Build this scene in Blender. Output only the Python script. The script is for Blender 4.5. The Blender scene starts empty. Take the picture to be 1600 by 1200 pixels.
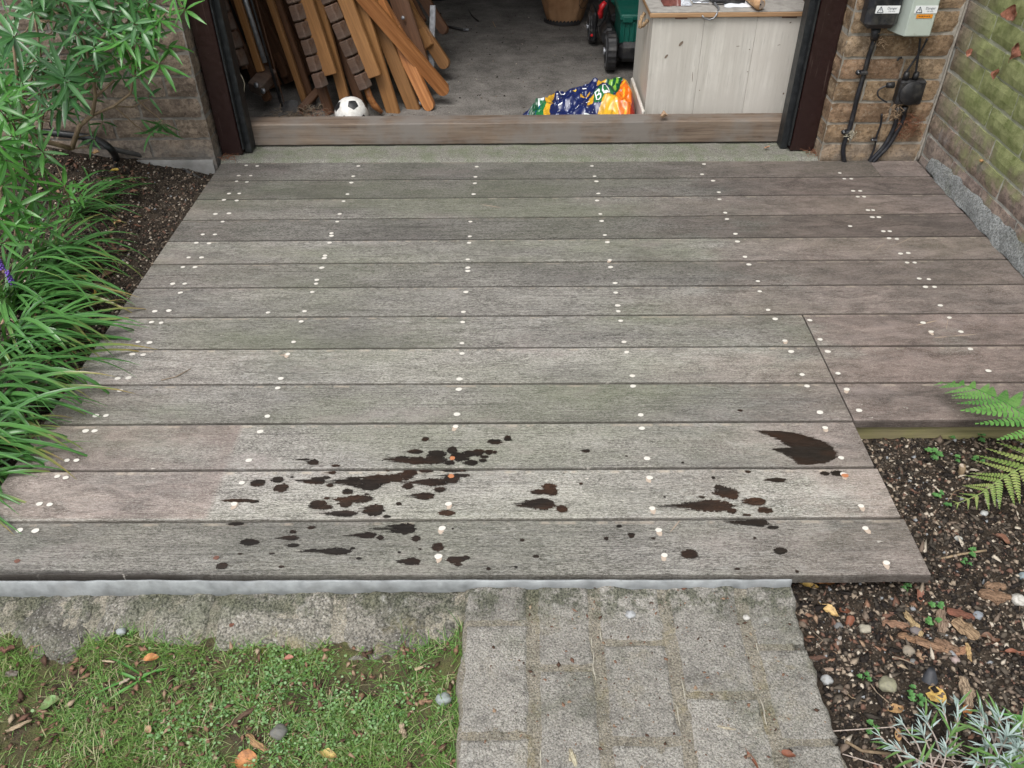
import bpy, math, random
import numpy as np
from mathutils import Vector, Matrix, noise as mnoise

rnd = random.Random(7)
R = np.random.default_rng(7)
SC = bpy.context.scene
COL = SC.collection

# ------------------------------------------------------------------ camera, light, exposure
F_PX, PITCH, YAW, ROLL = 1275.7, 0.67615, -0.014255, -0.013039
CAM = np.array([1.81369, -0.97203, 1.24562])
_d = np.array([math.sin(YAW)*math.cos(PITCH), math.cos(YAW)*math.cos(PITCH), -math.sin(PITCH)])
_r = np.array([math.cos(YAW), -math.sin(YAW), 0.0]); _u = np.cross(_r, _d)
_r2 = _r*math.cos(ROLL)+_u*math.sin(ROLL); _u2 = -_r*math.sin(ROLL)+_u*math.cos(ROLL)
cam = bpy.data.objects.new('camera', bpy.data.cameras.new('camera'))
COL.objects.link(cam); SC.camera = cam
cam.data.sensor_width = 36; cam.data.lens = 36*F_PX/1600
cam.data.clip_start = 0.05; cam.data.clip_end = 500
m = Matrix.Identity(4)
for i in range(3):
    m[i][0] = _r2[i]; m[i][1] = _u2[i]; m[i][2] = -_d[i]; m[i][3] = CAM[i]
cam.matrix_world = m

SUN_EL, SUN_AZ = math.radians(62), math.radians(205)      # overcast light from high behind the camera
world = bpy.data.worlds.new('World'); SC.world = world; world.use_nodes = True
wt = world.node_tree
for n in list(wt.nodes): wt.nodes.remove(n)
wo = wt.nodes.new('ShaderNodeOutputWorld'); bg = wt.nodes.new('ShaderNodeBackground')
sky = wt.nodes.new('ShaderNodeTexSky'); sky.sky_type = 'NISHITA'; sky.sun_disc = False
sky.sun_elevation = SUN_EL; sky.sun_rotation = SUN_AZ; sky.dust_density = 4.0; sky.ozone_density = 0.6; sky.air_density = 1.0
hs = wt.nodes.new('ShaderNodeHueSaturation'); hs.inputs['Saturation'].default_value = 0.22
wt.links.new(sky.outputs[0], hs.inputs['Color']); wt.links.new(hs.outputs[0], bg.inputs[0])
bg.inputs[1].default_value = 0.15
wt.links.new(bg.outputs[0], wo.inputs[0])
sl = bpy.data.lights.new('sun', 'SUN'); sl.energy = 1.0; sl.angle = math.radians(25); sl.color = (1, .97, .93)
so = bpy.data.objects.new('sun', sl); COL.objects.link(so)
sd = Vector((math.sin(SUN_AZ)*math.cos(SUN_EL), math.cos(SUN_AZ)*math.cos(SUN_EL), math.sin(SUN_EL)))
so.rotation_euler = sd.to_track_quat('Z', 'Y').to_euler(); so.location = (0, 0, 6)
SC.view_settings.view_transform = 'Standard'; SC.view_settings.look = 'None'
SC.view_settings.gamma = 1; SC.view_settings.use_curve_mapping = False
SC.view_settings.exposure = 0.60

# ------------------------------------------------------------------ survey helpers: picture point -> point on a real plane
def _ray(u, v): return _d + _r2*(u-800)/F_PX - _u2*(v-600)/F_PX
def P(u, v, z=0.0):
    w = _ray(u, v); return CAM + w*((z-CAM[2])/w[2])
def PY(u, v, Y):
    w = _ray(u, v); return CAM + w*((Y-CAM[1])/w[1])
def PX(u, v, X):
    w = _ray(u, v); return CAM + w*((X-CAM[0])/w[0])
def nz(x, y, z=0.0, s=1.0): return mnoise.noise(Vector((x*s, y*s, z*s)))

# ------------------------------------------------------------------ object helpers
def mk(name, V, Fc, mat=None, parent=None, smooth=False, kind=None):
    me = bpy.data.meshes.new(name)
    V = V if isinstance(V, list) else [tuple(map(float, q)) for q in V]
    me.from_pydata([tuple(map(float, q)) for q in V], [], [tuple(map(int, f)) for f in Fc]); me.update()
    if smooth: me.polygons.foreach_set('use_smooth', [True]*len(me.polygons))
    if mat: me.materials.append(mat)
    o = bpy.data.objects.new(name, me); COL.objects.link(o)
    if parent is not None: o.parent = parent
    if kind: o['kind'] = kind
    return o
def link(name, me, parent=None, loc=(0, 0, 0), rot=None, scale=None, mtx=None):
    o = bpy.data.objects.new(name, me); COL.objects.link(o)
    if parent is not None: o.parent = parent
    if mtx is not None: o.matrix_local = mtx
    else:
        o.location = loc
        if rot is not None: o.rotation_euler = rot
        if scale is not None: o.scale = scale
    return o
def tag(o, label, cat, group=None):
    o['label'] = label; o['category'] = cat
    if group: o['group'] = group
    return o
def thing(name, label, cat, loc=(0, 0, 0), group=None):
    o = bpy.data.objects.new(name, None); COL.objects.link(o); o.location = loc
    o.empty_display_size = .05
    return tag(o, label, cat, group)

class MB:
    def __init__(s): s.V = []; s.F = []
    def add(s, V, F):
        b = len(s.V); s.V += [tuple(q) for q in V]; s.F += [tuple(b+i for i in f) for f in F]; return s
    def box(s, a, b, bev=0.0):
        x0, y0, z0 = a; x1, y1, z1 = b
        if bev <= 0:
            return s.add([(x0,y0,z0),(x1,y0,z0),(x1,y1,z0),(x0,y1,z0),(x0,y0,z1),(x1,y0,z1),(x1,y1,z1),(x0,y1,z1)],
                  [(0,3,2,1),(4,5,6,7),(0,1,5,4),(1,2,6,5),(2,3,7,6),(3,0,4,7)])
        V, F = bevbox(x1-x0, y1-y0, z1-z0, bev)
        c = ((x0+x1)/2, (y0+y1)/2, (z0+z1)/2)
        return s.add([(q[0]+c[0], q[1]+c[1], q[2]+c[2]) for q in V], F)
    def bar(s, p0, p1, w, t, nrm=(0, -1, .3), bev=0.002, taper=1.0):
        p0 = Vector(p0); p1 = Vector(p1); ax = (p1-p0); L = ax.length; ax.normalize()
        n = Vector(nrm); n = (n-ax*n.dot(ax)).normalized(); sd_ = ax.cross(n)
        V, F = bevbox(w, L, t, bev); c = (p0+p1)/2
        out = []
        for q in V:
            k = 1+(taper-1)*(q[1]/L+.5)
            out.append(tuple(c+sd_*q[0]*k+ax*q[1]+n*q[2]))
        return s.add(out, F)
    def tube(s, pts, r, n=8, cap=True, closed=False):
        pts = [Vector(q) for q in pts]; rr = r if isinstance(r, (list, tuple)) else [r]*len(pts)
        base = len(s.V); up = Vector((0.13, 0.31, 1)).normalized()
        for i, q in enumerate(pts):
            t = (pts[min(i+1, len(pts)-1)]-pts[max(i-1, 0)])
            if closed: t = pts[(i+1) % len(pts)]-pts[i-1]
            t.normalize(); a = t.cross(up)
            if a.length < .05: a = t.cross(Vector((1, 0, 0)))
            a.normalize(); b = t.cross(a)
            for k in range(n):
                an = 2*math.pi*k/n; s.V.append(tuple(q+(a*math.cos(an)+b*math.sin(an))*rr[i]))
        m_ = len(pts)
        for i in range(m_ if closed else m_-1):
            j = (i+1) % m_
            for k in range(n):
                k2 = (k+1) % n
                s.F.append((base+i*n+k, base+i*n+k2, base+j*n+k2, base+j*n+k))
        if cap and not closed:
            s.F.append(tuple(base+k for k in range(n))[::-1]); s.F.append(tuple(base+(m_-1)*n+k for k in range(n)))
        return s
    def disc(s, c, nrm, r, t=0.003, n=16, r2=None):
        c = Vector(c); nrm = Vector(nrm).normalized(); a = nrm.orthogonal().normalized(); b = nrm.cross(a)
        r2 = r if r2 is None else r2; base = len(s.V)
        for (o, q) in ((0, r), (t, r2)):
            for k in range(n):
                an = 2*math.pi*k/n; s.V.append(tuple(c+nrm*o+(a*math.cos(an)+b*math.sin(an))*q))
        for k in range(n):
            k2 = (k+1) % n; s.F.append((base+k, base+k2, base+n+k2, base+n+k))
        s.F.append(tuple(base+n+k for k in range(n))); s.F.append(tuple(base+k for k in range(n))[::-1])
        return s
    def build(s, name, mat=None, parent=None, smooth=False, kind=None): return mk(name, s.V, s.F, mat, parent, smooth, kind)

def bevbox(w, l, h, b):
    b = min(b, w*.45, l*.45, h*.45); V = []; F = []; idx = {}
    for sx in (-1, 1):
        for sy in (-1, 1):
            for sz in (-1, 1):
                for ax in range(3):
                    p = [sx*w/2, sy*l/2, sz*h/2]
                    for k in range(3):
                        if k != ax: p[k] -= (sx, sy, sz)[k]*b
                    idx[(sx, sy, sz, ax)] = len(V); V.append(tuple(p))
    S = (-1, 1)
    for ax in range(3):
        o = [k for k in range(3) if k != ax]
        for s_ in S:
            q = []
            for a_, b_ in ((-1, -1), (1, -1), (1, 1), (-1, 1)):
                k = [0, 0, 0]; k[ax] = s_; k[o[0]] = a_; k[o[1]] = b_; q.append(idx[(k[0], k[1], k[2], ax)])
            F.append(tuple(q))
    for ax in range(3):
        o = [k for k in range(3) if k != ax]
        for a_ in S:
            for b_ in S:
                k0 = [0, 0, 0]; k0[o[0]] = a_; k0[o[1]] = b_; k1 = list(k0); k0[ax] = -1; k1[ax] = 1
                F.append((idx[(*k0, o[0])], idx[(*k1, o[0])], idx[(*k1, o[1])], idx[(*k0, o[1])]))
    for sx in S:
        for sy in S:
            for sz in S: F.append(tuple(idx[(sx, sy, sz, a)] for a in range(3)))
    out = []
    for f in F:           # orient outwards
        pts = [Vector(V[i]) for i in f]; n = (pts[1]-pts[0]).cross(pts[2]-pts[0])
        c = sum(pts, Vector())/len(pts)
        out.append(f if n.dot(c) > 0 else f[::-1])
    return V, out

# ------------------------------------------------------------------ material helper
class MT:
    def __init__(s, name):
        s.m = bpy.data.materials.new(name); s.m.use_nodes = True; s.t = s.m.node_tree
        s.b = s.t.nodes['Principled BSDF']; s.pos = s.n('ShaderNodeNewGeometry').outputs['Position']
        s.obj = None
    def n(s, k): return s.t.nodes.new(k)
    def w(s, a, b):
        if hasattr(a, 'node'): s.t.links.new(a, b)
        else:
            try: b.default_value = a
            except Exception: b.default_value = (*a, 1.0) if len(a) == 3 else a
    def objc(s):
        return s.n('ShaderNodeTexCoord').outputs['Object']
    def mapv(s, vec, scale=(1, 1, 1), loc=(0, 0, 0), rot=(0, 0, 0)):
        n = s.n('ShaderNodeMapping'); s.w(vec, n.inputs[0]); n.inputs['Scale'].default_value = scale
        n.inputs['Location'].default_value = loc; n.inputs['Rotation'].default_value = rot; return n.outputs[0]
    def noise(s, vec, sc=1.0, det=4, rough=.55, dist=0.0):
        n = s.n('ShaderNodeTexNoise'); s.w(vec, n.inputs['Vector']); n.inputs['Scale'].default_value = sc
        n.inputs['Detail'].default_value = det; n.inputs['Roughness'].default_value = rough
        n.inputs['Distortion'].default_value = dist; return n.outputs['Fac']
    def vor(s, vec, sc=1.0, feat='F1', out='Distance'):
        n = s.n('ShaderNodeTexVoronoi'); n.feature = feat; s.w(vec, n.inputs['Vector']); n.inputs['Scale'].default_value = sc
        return n.outputs[out]
    def rng(s, x, a, b, c=0.0, d=1.0, smooth=False):
        n = s.n('ShaderNodeMapRange'); n.clamp = True
        if smooth: n.interpolation_type = 'SMOOTHSTEP'
        s.w(x, n.inputs[0])
        for i, q in enumerate((a, b, c, d)): n.inputs[1+i].default_value = q
        return n.outputs[0]
    def ma(s, op, a, b=0.0, c=None):
        n = s.n('ShaderNodeMath'); n.operation = op; s.w(a, n.inputs[0]); s.w(b, n.inputs[1])
        if c is not None: s.w(c, n.inputs[2])
        return n.outputs[0]
    def mul(s, a, b): return s.ma('MULTIPLY', a, b)
    def addm(s, a, b): return s.ma('ADD', a, b)
    def mix(s, f, a, b, mode='MIX'):
        n = s.n('ShaderNodeMix'); n.data_type = 'RGBA'; n.blend_type = mode; s.w(f, n.inputs[0])
        s.w(a, n.inputs[6]); s.w(b, n.inputs[7]); return n.outputs[2]
    def ramp(s, f, stops, interp='LINEAR'):
        n = s.n('ShaderNodeValToRGB'); s.w(f, n.inputs[0]); e = n.color_ramp.elements; n.color_ramp.interpolation = interp
        while len(e) < len(stops): e.new(.5)
        for i, (p_, c) in enumerate(stops): e[i].position = p_; e[i].color = (*c, 1)
        return n.outputs[0]
    def xyz(s, vec=None):
        n = s.n('ShaderNodeSeparateXYZ'); s.w(vec if vec is not None else s.pos, n.inputs[0]); return n.outputs
    def attr(s, name):
        n = s.n('ShaderNodeAttribute'); n.attribute_type = 'OBJECT'; n.attribute_name = name; return n.outputs['Fac']
    def gattr(s, name):
        n = s.n('ShaderNodeAttribute'); n.attribute_name = name; return n.outputs['Color']
    def orand(s): return s.n('ShaderNodeObjectInfo').outputs['Random']
    def irand(s): return s.n('ShaderNodeNewGeometry').outputs['Random Per Island']
    def fin(s, col, rough=.7, bump=None, bs=.3, bd=.002, spec=.5, **kw):
        s.w(col, s.b.inputs['Base Color']); s.w(rough, s.b.inputs['Roughness']); s.b.inputs['Specular IOR Level'].default_value = spec
        if bump is not None:
            n = s.n('ShaderNodeBump'); n.inputs['Strength'].default_value = bs; n.inputs['Distance'].default_value = bd
            s.w(bump, n.inputs['Height']); s.t.links.new(n.outputs[0], s.b.inputs['Normal'])
        for k, q in kw.items(): s.w(q, s.b.inputs[k.replace('_', ' ')])
        return s.m

def simple(name, col, rough=.6, var=.25, sc=40, spec=.5, metallic=0.0, bump=.3, dirt=None, dirtamt=.5, bd=.001):
    M = MT(name); v = M.objc()
    n = M.noise(v, sc, 5); k = M.rng(n, .3, .7, 1-var, 1+var)
    c = M.mix(1.0, col, M.ramp(k, [(0, (0, 0, 0)), (1, (1, 1, 1))]), 'MULTIPLY') if False else None
    lo = tuple(x*(1-var) for x in col); hi = tuple(min(1, x*(1+var)) for x in col)
    c = M.mix(M.rng(n, .3, .7), lo, hi)
    if dirt:
        d = M.noise(v, sc*.35, 6, .7); d2 = M.noise(v, sc*6, 2, .6)
        c = M.mix(M.mul(M.rng(d, .5, .72), dirtamt), c, dirt); c = M.mix(M.mul(M.rng(d2, .66, .72), .5), c, dirt)
    return M.fin(c, M.rng(n, .3, .7, max(.05, rough-.1), min(1, rough+.1)), n, bump, bd, spec, Metallic=metallic)

# ---- weathered deck boards
def plank_mat(name, wet=False):
    M = MT(name); p = M.pos; x, y, z = M.xyz()[:3]
    off = M.attr('seed'); cmb = M.n('ShaderNodeCombineXYZ'); M.w(off, cmb.inputs[0]); M.w(off, cmb.inputs[2])
    va = M.n('ShaderNodeVectorMath'); va.operation = 'ADD'; M.w(p, va.inputs[0]); M.w(cmb.outputs[0], va.inputs[1]); q = va.outputs[0]
    fib = M.noise(M.mapv(q, (16, 230, 230)), 1, 6, .75, .3)
    fib2 = M.noise(M.mapv(q, (85, 520, 520)), 1, 4, .8)
    vein = M.noise(M.mapv(q, (16, 62, 1)), 1, 4, .6, 1.8)
    vl = M.rng(M.ma('ABSOLUTE', M.ma('SUBTRACT', vein, .5)), 0.0, .03, 1, 0)
    big = M.noise(M.mapv(q, (2.4, 6, 1)), 1, 6, .62)
    med = M.noise(M.mapv(q, (11, 26, 1)), 1, 6, .7, .8)
    spk = M.noise(M.mapv(p, (360, 520, 520)), 1, 3, .7)
    acr = M.gattr('across'); acf = M.xyz(acr)[0]
    veinarea = M.rng(M.noise(M.mapv(q, (3, 9, 1)), 1, 3), .44, .58)
    c = M.mix(M.rng(M.addm(M.mul(fib, .72), M.mul(med, .28)), .40, .60), (.088, .082, .072), (.315, .30, .268))
    c = M.mix(M.mul(M.rng(med, .48, .64), .35), c, (.37, .355, .325))
    c = M.mix(M.mul(M.rng(med, .46, .34), .38), c, (.075, .07, .064))
    c = M.mix(M.mul(M.rng(fib2, .52, .62), .8), c, (.50, .48, .44))
    c = M.mix(M.mul(M.rng(fib2, .47, .36), .85), c, (.035, .031, .027))
    gr = M.noise(M.mapv(q, (150, 330, 330)), 1, 3, .8); c = M.mix(M.mul(M.rng(gr, .53, .60), .55), c, (.50, .48, .44)); c = M.mix(M.mul(M.rng(gr, .46, .38), .6), c, (.04, .036, .032))
    c = M.mix(M.mul(M.mul(vl, veinarea), .8), c, (.50, .49, .46))
    ln = M.noise(M.mapv(q, (2.2, 170, 170)), 1, 4, .7, .2); c = M.mix(M.mul(M.rng(ln, .56, .66), .55), c, (.05, .045, .042))
    sw = M.noise(M.mapv(q, (26, 48, 1)), 1, 5, .75, 1.2); c = M.mix(M.mul(M.rng(sw, .56, .66), .3), c, (.45, .44, .41)); c = M.mix(M.mul(M.rng(sw, .43, .34), .3), c, (.06, .056, .05))
    # algae
    gm = M.noise(M.mapv(p, (1.3, 3.2, 1), (3.1, .4, 0)), 1, 5, .6)
    g = M.mul(M.rng(gm, .42, .62), M.mul(M.attr('green'), .62))
    c = M.mix(g, c, M.mix(M.rng(M.addm(M.mul(fib2, .5), M.mul(fib, .5)), .36, .64), (.07, .082, .05), (.235, .255, .17)))
    # bare reddish hardwood where the bloom has worn: right side, left ends, and the covered patch
    rm = M.noise(M.mapv(p, (2.6, 5.5, 1), (7.7, 2.4, 0)), 1, 5, .65)
    rx = M.rng(M.addm(x, M.mul(rm, .4)), 2.25, 2.95)
    rl = M.mul(M.rng(x, 1.18, 1.165), M.mul(M.rng(y, .44, .43), M.rng(y, .145, .15)))
    rl2 = M.mul(M.rng(x, 1.25, .80), .6)
    redm = M.ma('MAXIMUM', M.mul(M.rng(M.addm(rm, M.mul(rx, .28)), .50, .66), rx), M.mul(M.ma('MAXIMUM', M.mul(rl, M.rng(rm, .25, .5)), M.mul(rl2, M.rng(rm, .4, .6))), .8))
    redm = M.mul(redm, M.attr('red'))
    c = M.mix(M.mul(redm, .72), c, M.mix(M.rng(M.addm(M.mul(med, .6), M.mul(fib2, .4)), .36, .62), (.062, .038, .032), (.31, .235, .21)))
    c = M.mix(M.mul(M.rng(spk, .56, .70), .6), c, (.52, .50, .46))
    c = M.mix(M.mul(M.rng(spk, .42, .28), .7), c, (.035, .032, .03))
    # old grey and blackish bloom
    dk = M.rng(big, .46, .64)
    c = M.mix(M.mul(dk, .34), c, (.075, .071, .067)); c = M.mix(M.mul(M.mul(M.rng(M.addm(y, M.mul(M.noise(M.mapv(p, (7, 30, 1)), 1, 4), .03)), .034, .022), M.rng(x, 1.45, 1.15)), .85), c, (.022, .018, .016))
    pk = M.noise(M.mapv(p, (3.5, 8, 1), (5, 9, 2)), 1, 5, .65)
    c = M.mix(M.mul(M.rng(pk, .56, .7), .35), c, (.34, .29, .275))
    em = M.noise(M.mapv(p, (30, 4, 1)), 1, 4)
    c = M.mix(M.mul(M.rng(acf, .022, .0), .6), c, (.035, .028, .022))
    c = M.mix(M.mul(M.rng(acf, .978, 1.0), .6), c, (.035, .028, .022))
    c = M.mix(M.mul(M.mul(M.rng(acf, .90, .93), M.rng(acf, .975, .95)), M.mul(M.rng(em, .5, .62), .6)), c, (.42, .36, .29))
    fl = M.noise(M.mapv(p, (30, 90, 1)), 1, 3, .7); area = M.noise(p, 3.3, 2)
    c = M.mix(M.mul(M.rng(fl, .66, .72), M.rng(area, .5, .6)), c, (.5, .47, .42))
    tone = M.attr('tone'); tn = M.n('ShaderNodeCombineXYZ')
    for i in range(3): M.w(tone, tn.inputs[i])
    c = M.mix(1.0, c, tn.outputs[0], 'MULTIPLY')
    # long edges carry a thin dark band that follows the joint lines
    hgt = M.addm(M.mul(fib, .8), M.addm(M.mul(fib2, .5), M.mul(M.mul(vl, veinarea), .3)))
    if wet:
        br = M.noise(M.mapv(p, (5, 22, 1)), 1, 3)
        c = M.mix(1.0, c, M.mix(M.rng(br, .42, .64), (.10, .075, .062), (.24, .12, .072)), 'MULTIPLY')
        return M.fin(c, M.rng(fib, .3, .7, .32, .6), hgt, .5, .0012, .5)
    return M.fin(c, M.rng(fib, .3, .7, .62, .85), hgt, .9, .0025, .3)
m_plank = plank_mat('weathered_deck_wood'); m_wet = plank_mat('wet_deck_wood', True)
M = MT('endgrain_wood'); m_plug = M.fin(M.mix(M.noise(M.pos, 900, 2), (.56, .53, .47), (.76, .73, .68)), .7)
M = MT('fresh_chipped_wood'); m_chip = M.fin(M.mix(M.noise(M.mapv(M.pos, (60, 900, 1)), 1, 3), (.38, .28, .21), (.56, .48, .40)), .7)
M = MT('wet_orange_wood'); m_owood = M.fin(M.mix(M.noise(M.pos, 700, 2), (.30, .10, .04), (.62, .28, .14)), .4)

# ---- brick
def brick_mat(name, cols, moss=0.0, grime=0.5):
    M = MT(name); p = M.pos; x, y, z = M.xyz()[:3]; r = M.orand()
    st = [(i/(len(cols)-1), c) for i, c in enumerate(cols)]
    c = M.ramp(r, st); n = M.noise(p, 22, 6, .65); f = M.noise(p, 240, 3, .6)
    c = M.mix(M.mul(M.rng(n, .46, .56), .5), c, tuple(q*.5 for q in cols[0]))
    c = M.mix(M.mul(M.rng(n, .5, .3), .35), c, tuple(min(1, q*1.7) for q in cols[1]))
    f2 = M.noise(p, 70, 5, .75)
    c = M.mix(M.mul(M.rng(f2, .53, .58), .55), c, tuple(q*.4 for q in cols[0])); c = M.mix(M.mul(M.rng(f2, .44, .38), .4), c, (.40, .34, .26)); c = M.mix(M.mul(M.rng(f, .40, .28), .7), c, (.04, .03, .025))
    c = M.mix(M.mul(M.rng(f, .64, .74), .35), c, (.42, .37, .30))
    if moss:
        g = M.noise(p, 5.5, 5, .6); hz = M.rng(z, .10, .34)
        mk_ = M.mul(M.rng(M.addm(g, M.mul(hz, .25)), .50, .68), M.rng(M.addm(y, M.mul(g, .2)), 2.0, 1.80))
        c = M.mix(M.mul(mk_, .95*moss), c, M.mix(M.rng(n, .35, .6), (.15, .185, .06), (.33, .36, .165)))
        c = M.mix(M.mul(M.rng(M.noise(p, 9, 5, .6), .56, .7), M.rng(z, .22, .05)), c, (.27, .28, .29))
    lo = M.noise(p, 14, 5, .7)
    c = M.mix(M.mul(M.mul(M.rng(z, .10, -.02), M.rng(lo, .35, .6)), grime), c, (.25, .245, .235))
    return M.fin(c, .85, M.addm(M.mul(f2, .8), f), .8, .003, .25)
m_brick = brick_mat('brown_brick', [(.21, .14, .085), (.33, .235, .145), (.26, .165, .105), (.36, .265, .17), (.28, .21, .15)])
m_brickL = brick_mat('grey_brown_brick', [(.19, .145, .115), (.26, .205, .155), (.22, .17, .13), (.28, .225, .18)], grime=.9)
m_brickS = brick_mat('mossy_brick', [(.23, .175, .145), (.31, .24, .19), (.28, .22, .20), (.34, .28, .22)], moss=1.0)
def mortar_mat(name, base, moss=False):
    M = MT(name); p = M.pos; x, y, z = M.xyz()[:3]; n = M.noise(p, 30, 6, .7); f = M.noise(p, 400, 2)
    c = M.mix(M.rng(n, .35, .65), tuple(q*.6 for q in base), base)
    if moss:
        g = M.noise(p, 5.5, 5, .6)
        c = M.mix(M.mul(M.rng(M.addm(g, M.mul(M.rng(z, .10, .34), .25)), .52, .7), M.mul(M.rng(M.addm(y, M.mul(g, .2)), 2.0, 1.8), .6)), c, (.30, .33, .19))
    return M.fin(c, .95, M.addm(n, M.mul(f, .5)), .8, .003, .2)
m_mortar = mortar_mat('lime_mortar', (.40, .37, .32)); m_mortarL = mortar_mat('dirty_mortar', (.27, .25, .225)); m_mortarS = mortar_mat('algae_mortar', (.58, .57, .52), True)

# ---- stone, concrete, soil, timber
def stone_mat(name, a, b, ochre=.5, sc=1.0, dark=.5, lum=1.0, damp=1.0):
    M = MT(name); p = M.pos; n = M.noise(p, 9*sc, 7, .7); f = M.noise(p, 290*sc, 4, .8); v = M.vor(p, 210*sc)
    lich = M.noise(p, 13, 7, .72); r = M.orand(); mid = M.noise(p, 55, 5, .7); blot = M.noise(p, 4.5, 7, .7, .5)
    c = M.mix(M.rng(f, .40, .60), a, b)
    c = M.mix(M.mul(M.rng(mid, .5, .66), .45), c, tuple(q*.5 for q in a))
    c = M.mix(M.mul(M.rng(n, .5, .66), dark), c, tuple(q*.42 for q in a))
    c = M.mix(M.mul(M.rng(v, .30, .12), .45), c, (.64, .63, .60))
    c = M.mix(M.mul(M.rng(f, .42, .30), .85), c, (.045, .045, .043))
    c = M.mix(M.mul(M.rng(lich, .56, .66), ochre), c, M.mix(M.rng(f, .4, .6), (.20, .165, .075), (.44, .38, .22)))
    c = M.mix(M.mul(M.rng(blot, .53, .68), .55), c, M.mix(M.rng(f, .4, .6), (.07, .08, .05), (.21, .225, .15)))
    c = M.mix(M.mul(M.rng(M.noise(p, 21, 6, .7), .62, .70), .6), c, (.55, .54, .50))
    yy = M.xyz()[1]; al = M.noise(p, 26, 6, .75)
    c = M.mix(M.mul(M.mul(M.rng(M.addm(yy, M.mul(al, .12)), -.010, .035), damp), M.rng(al, .44, .54, 0, .85)), c, M.mix(M.rng(f, .4, .6), (.03, .034, .024), (.19, .195, .14)))
    k = M.rng(r, 0, 1, .9*lum, 1.1*lum); cc = M.n('ShaderNodeCombineXYZ')
    for i in range(3): M.w(k, cc.inputs[i])
    c = M.mix(1.0, c, cc.outputs[0], 'MULTIPLY')
    return M.fin(c, .9, M.addm(M.mul(mid, .8), M.addm(f, M.mul(v, .5))), 1, .005, .25)
m_sett = stone_mat('granite_sett', (.215, .204, .182), (.51, .485, .435), .22, 1, .42, 1.0)
m_kerb = stone_mat('rough_kerb_stone', (.12, .112, .095), (.42, .395, .34), .6, .7, .65)
m_joint = stone_mat('path_mortar', (.185, .168, .135), (.455, .415, .335), .55, 1, .3)
m_fresh = simple('grey_cement', (.27, .285, .29), .9, .3, 30, .3, bump=.8, dirt=(.20, .20, .19), dirtamt=.5, bd=.003)
M = MT('step_concrete'); p = M.pos; n = M.noise(p, 14, 6, .7); f = M.noise(p, 420, 3, .7)
c = M.mix(M.rng(f, .40, .60), (.10, .098, .082), (.33, .32, .285)); c = M.mix(M.rng(n, .42, .60, 0, .85), c, M.mix(M.rng(f, .4, .6), (.085, .095, .065), (.235, .255, .18)))
c = M.mix(M.rng(n, .4, .28, 0, .7), c, (.10, .095, .08)); m_step = M.fin(c, .9, M.addm(f, M.mul(n, .5)), .8, .003, .2)
M = MT('garage_concrete'); p = M.pos; n = M.noise(p, 7, 7, .72); f = M.noise(p, 160, 4, .7); st = M.noise(M.mapv(p, (5, 38, 1)), 1, 5, .7)
c = M.mix(M.rng(n, .35, .65), (.095, .088, .08), (.235, .22, .20)); c = M.mix(M.rng(f, .5, .7, 0, .5), c, (.31, .295, .28)); c = M.mix(M.rng(f, .46, .34, 0, .8), c, (.045, .04, .036))
c = M.mix(M.rng(st, .56, .66, 0, .5), c, (.09, .08, .07)); m_gfloor = M.fin(c, .85, M.addm(n, f), .8, .004, .3)
def soil_mat(name, a=(.022, .017, .013), b=(.085, .065, .048)):
    M = MT(name); p = M.pos; n = M.noise(p, 28, 8, .75); f = M.noise(p, 210, 4, .7)
    c = M.mix(M.rng(n, .35, .65), a, b); c = M.mix(M.rng(f, .60, .72, 0, .8), c, (.22, .16, .11)); c = M.mix(M.rng(f, .4, .3, 0, .8), c, (.012, .01, .008))
    return M.fin(c, .95, M.addm(n, f), 1, .01, .2)
m_soil = soil_mat('garden_soil')
M = MT('soil_crumb'); r = M.irand()
c = M.ramp(r, [(0, (.020, .016, .014)), (.26, (.05, .042, .034)), (.46, (.10, .082, .064)), (.64, (.17, .13, .10)), (.78, (.15, .085, .062)), (.85, (.30, .24, .18)), (.94, (.48, .42, .34)), (.985, (.26, .27, .28))], 'CONSTANT')
m_crumb = M.fin(c, .9, M.noise(M.pos, 500, 3), .5, .002, .25)
def timber(name, lo, hi, axis=0, sc=1.0, grey=None, rough=.6, spec=.4, contrast=1.0):
    M = MT(name); v = M.objc(); s_ = [90*sc]*3; s_[axis] = 3.0*sc
    g = M.noise(M.mapv(v, tuple(s_)), 1, 5, .62, .5); s2 = [420*sc]*3; s2[axis] = 14
    g2 = M.noise(M.mapv(v, tuple(s2)), 1, 3, .6); b = M.noise(v, 7, 5, .6)
    c = M.mix(M.rng(g, .5-.2/contrast, .5+.2/contrast), lo, hi); c = M.mix(M.rng(g2, .55, .7, 0, .35), c, tuple(q*.35 for q in lo))
    if grey: c = M.mix(M.rng(b, .40, .62, 0, .85), c, grey)
    r = M.rng(M.orand(), 0, 1, .8, 1.15); cc = M.n('ShaderNodeCombineXYZ')
    for i in range(3): M.w(r, cc.inputs[i])
    c = M.mix(1.0, c, cc.outputs[0], 'MULTIPLY')
    return M.fin(c, rough, M.addm(g, M.mul(g2, .4)), .4, .0015, spec)
m_sleeper = timber('threshold_oak', (.085, .058, .042), (.24, .185, .14), 0, 1, (.185, .17, .155), .75, .4, 1.1)
m_treated = timber('treated_joist', (.12, .115, .05), (.28, .25, .12), 0, 1, (.19, .16, .10), .8)
M = MT('dark_brown_paint'); v = M.pos; n = M.noise(v, 60, 4); sp = M.noise(v, 260, 3, .6)
c = M.mix(n, (.013, .0045, .004), (.025, .009, .008)); c = M.mix(M.rng(sp, .70, .74, 0, .7), c, (.40, .38, .34)); c = M.mix(M.rng(M.noise(M.mapv(v, (160, 1, 5)), 1, 4), .62, .7, 0, .3), c, (.16, .12, .10))
m_post = M.fin(c, M.rng(n, .3, .7, .3, .5), n, .2, .001, .5)
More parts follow.
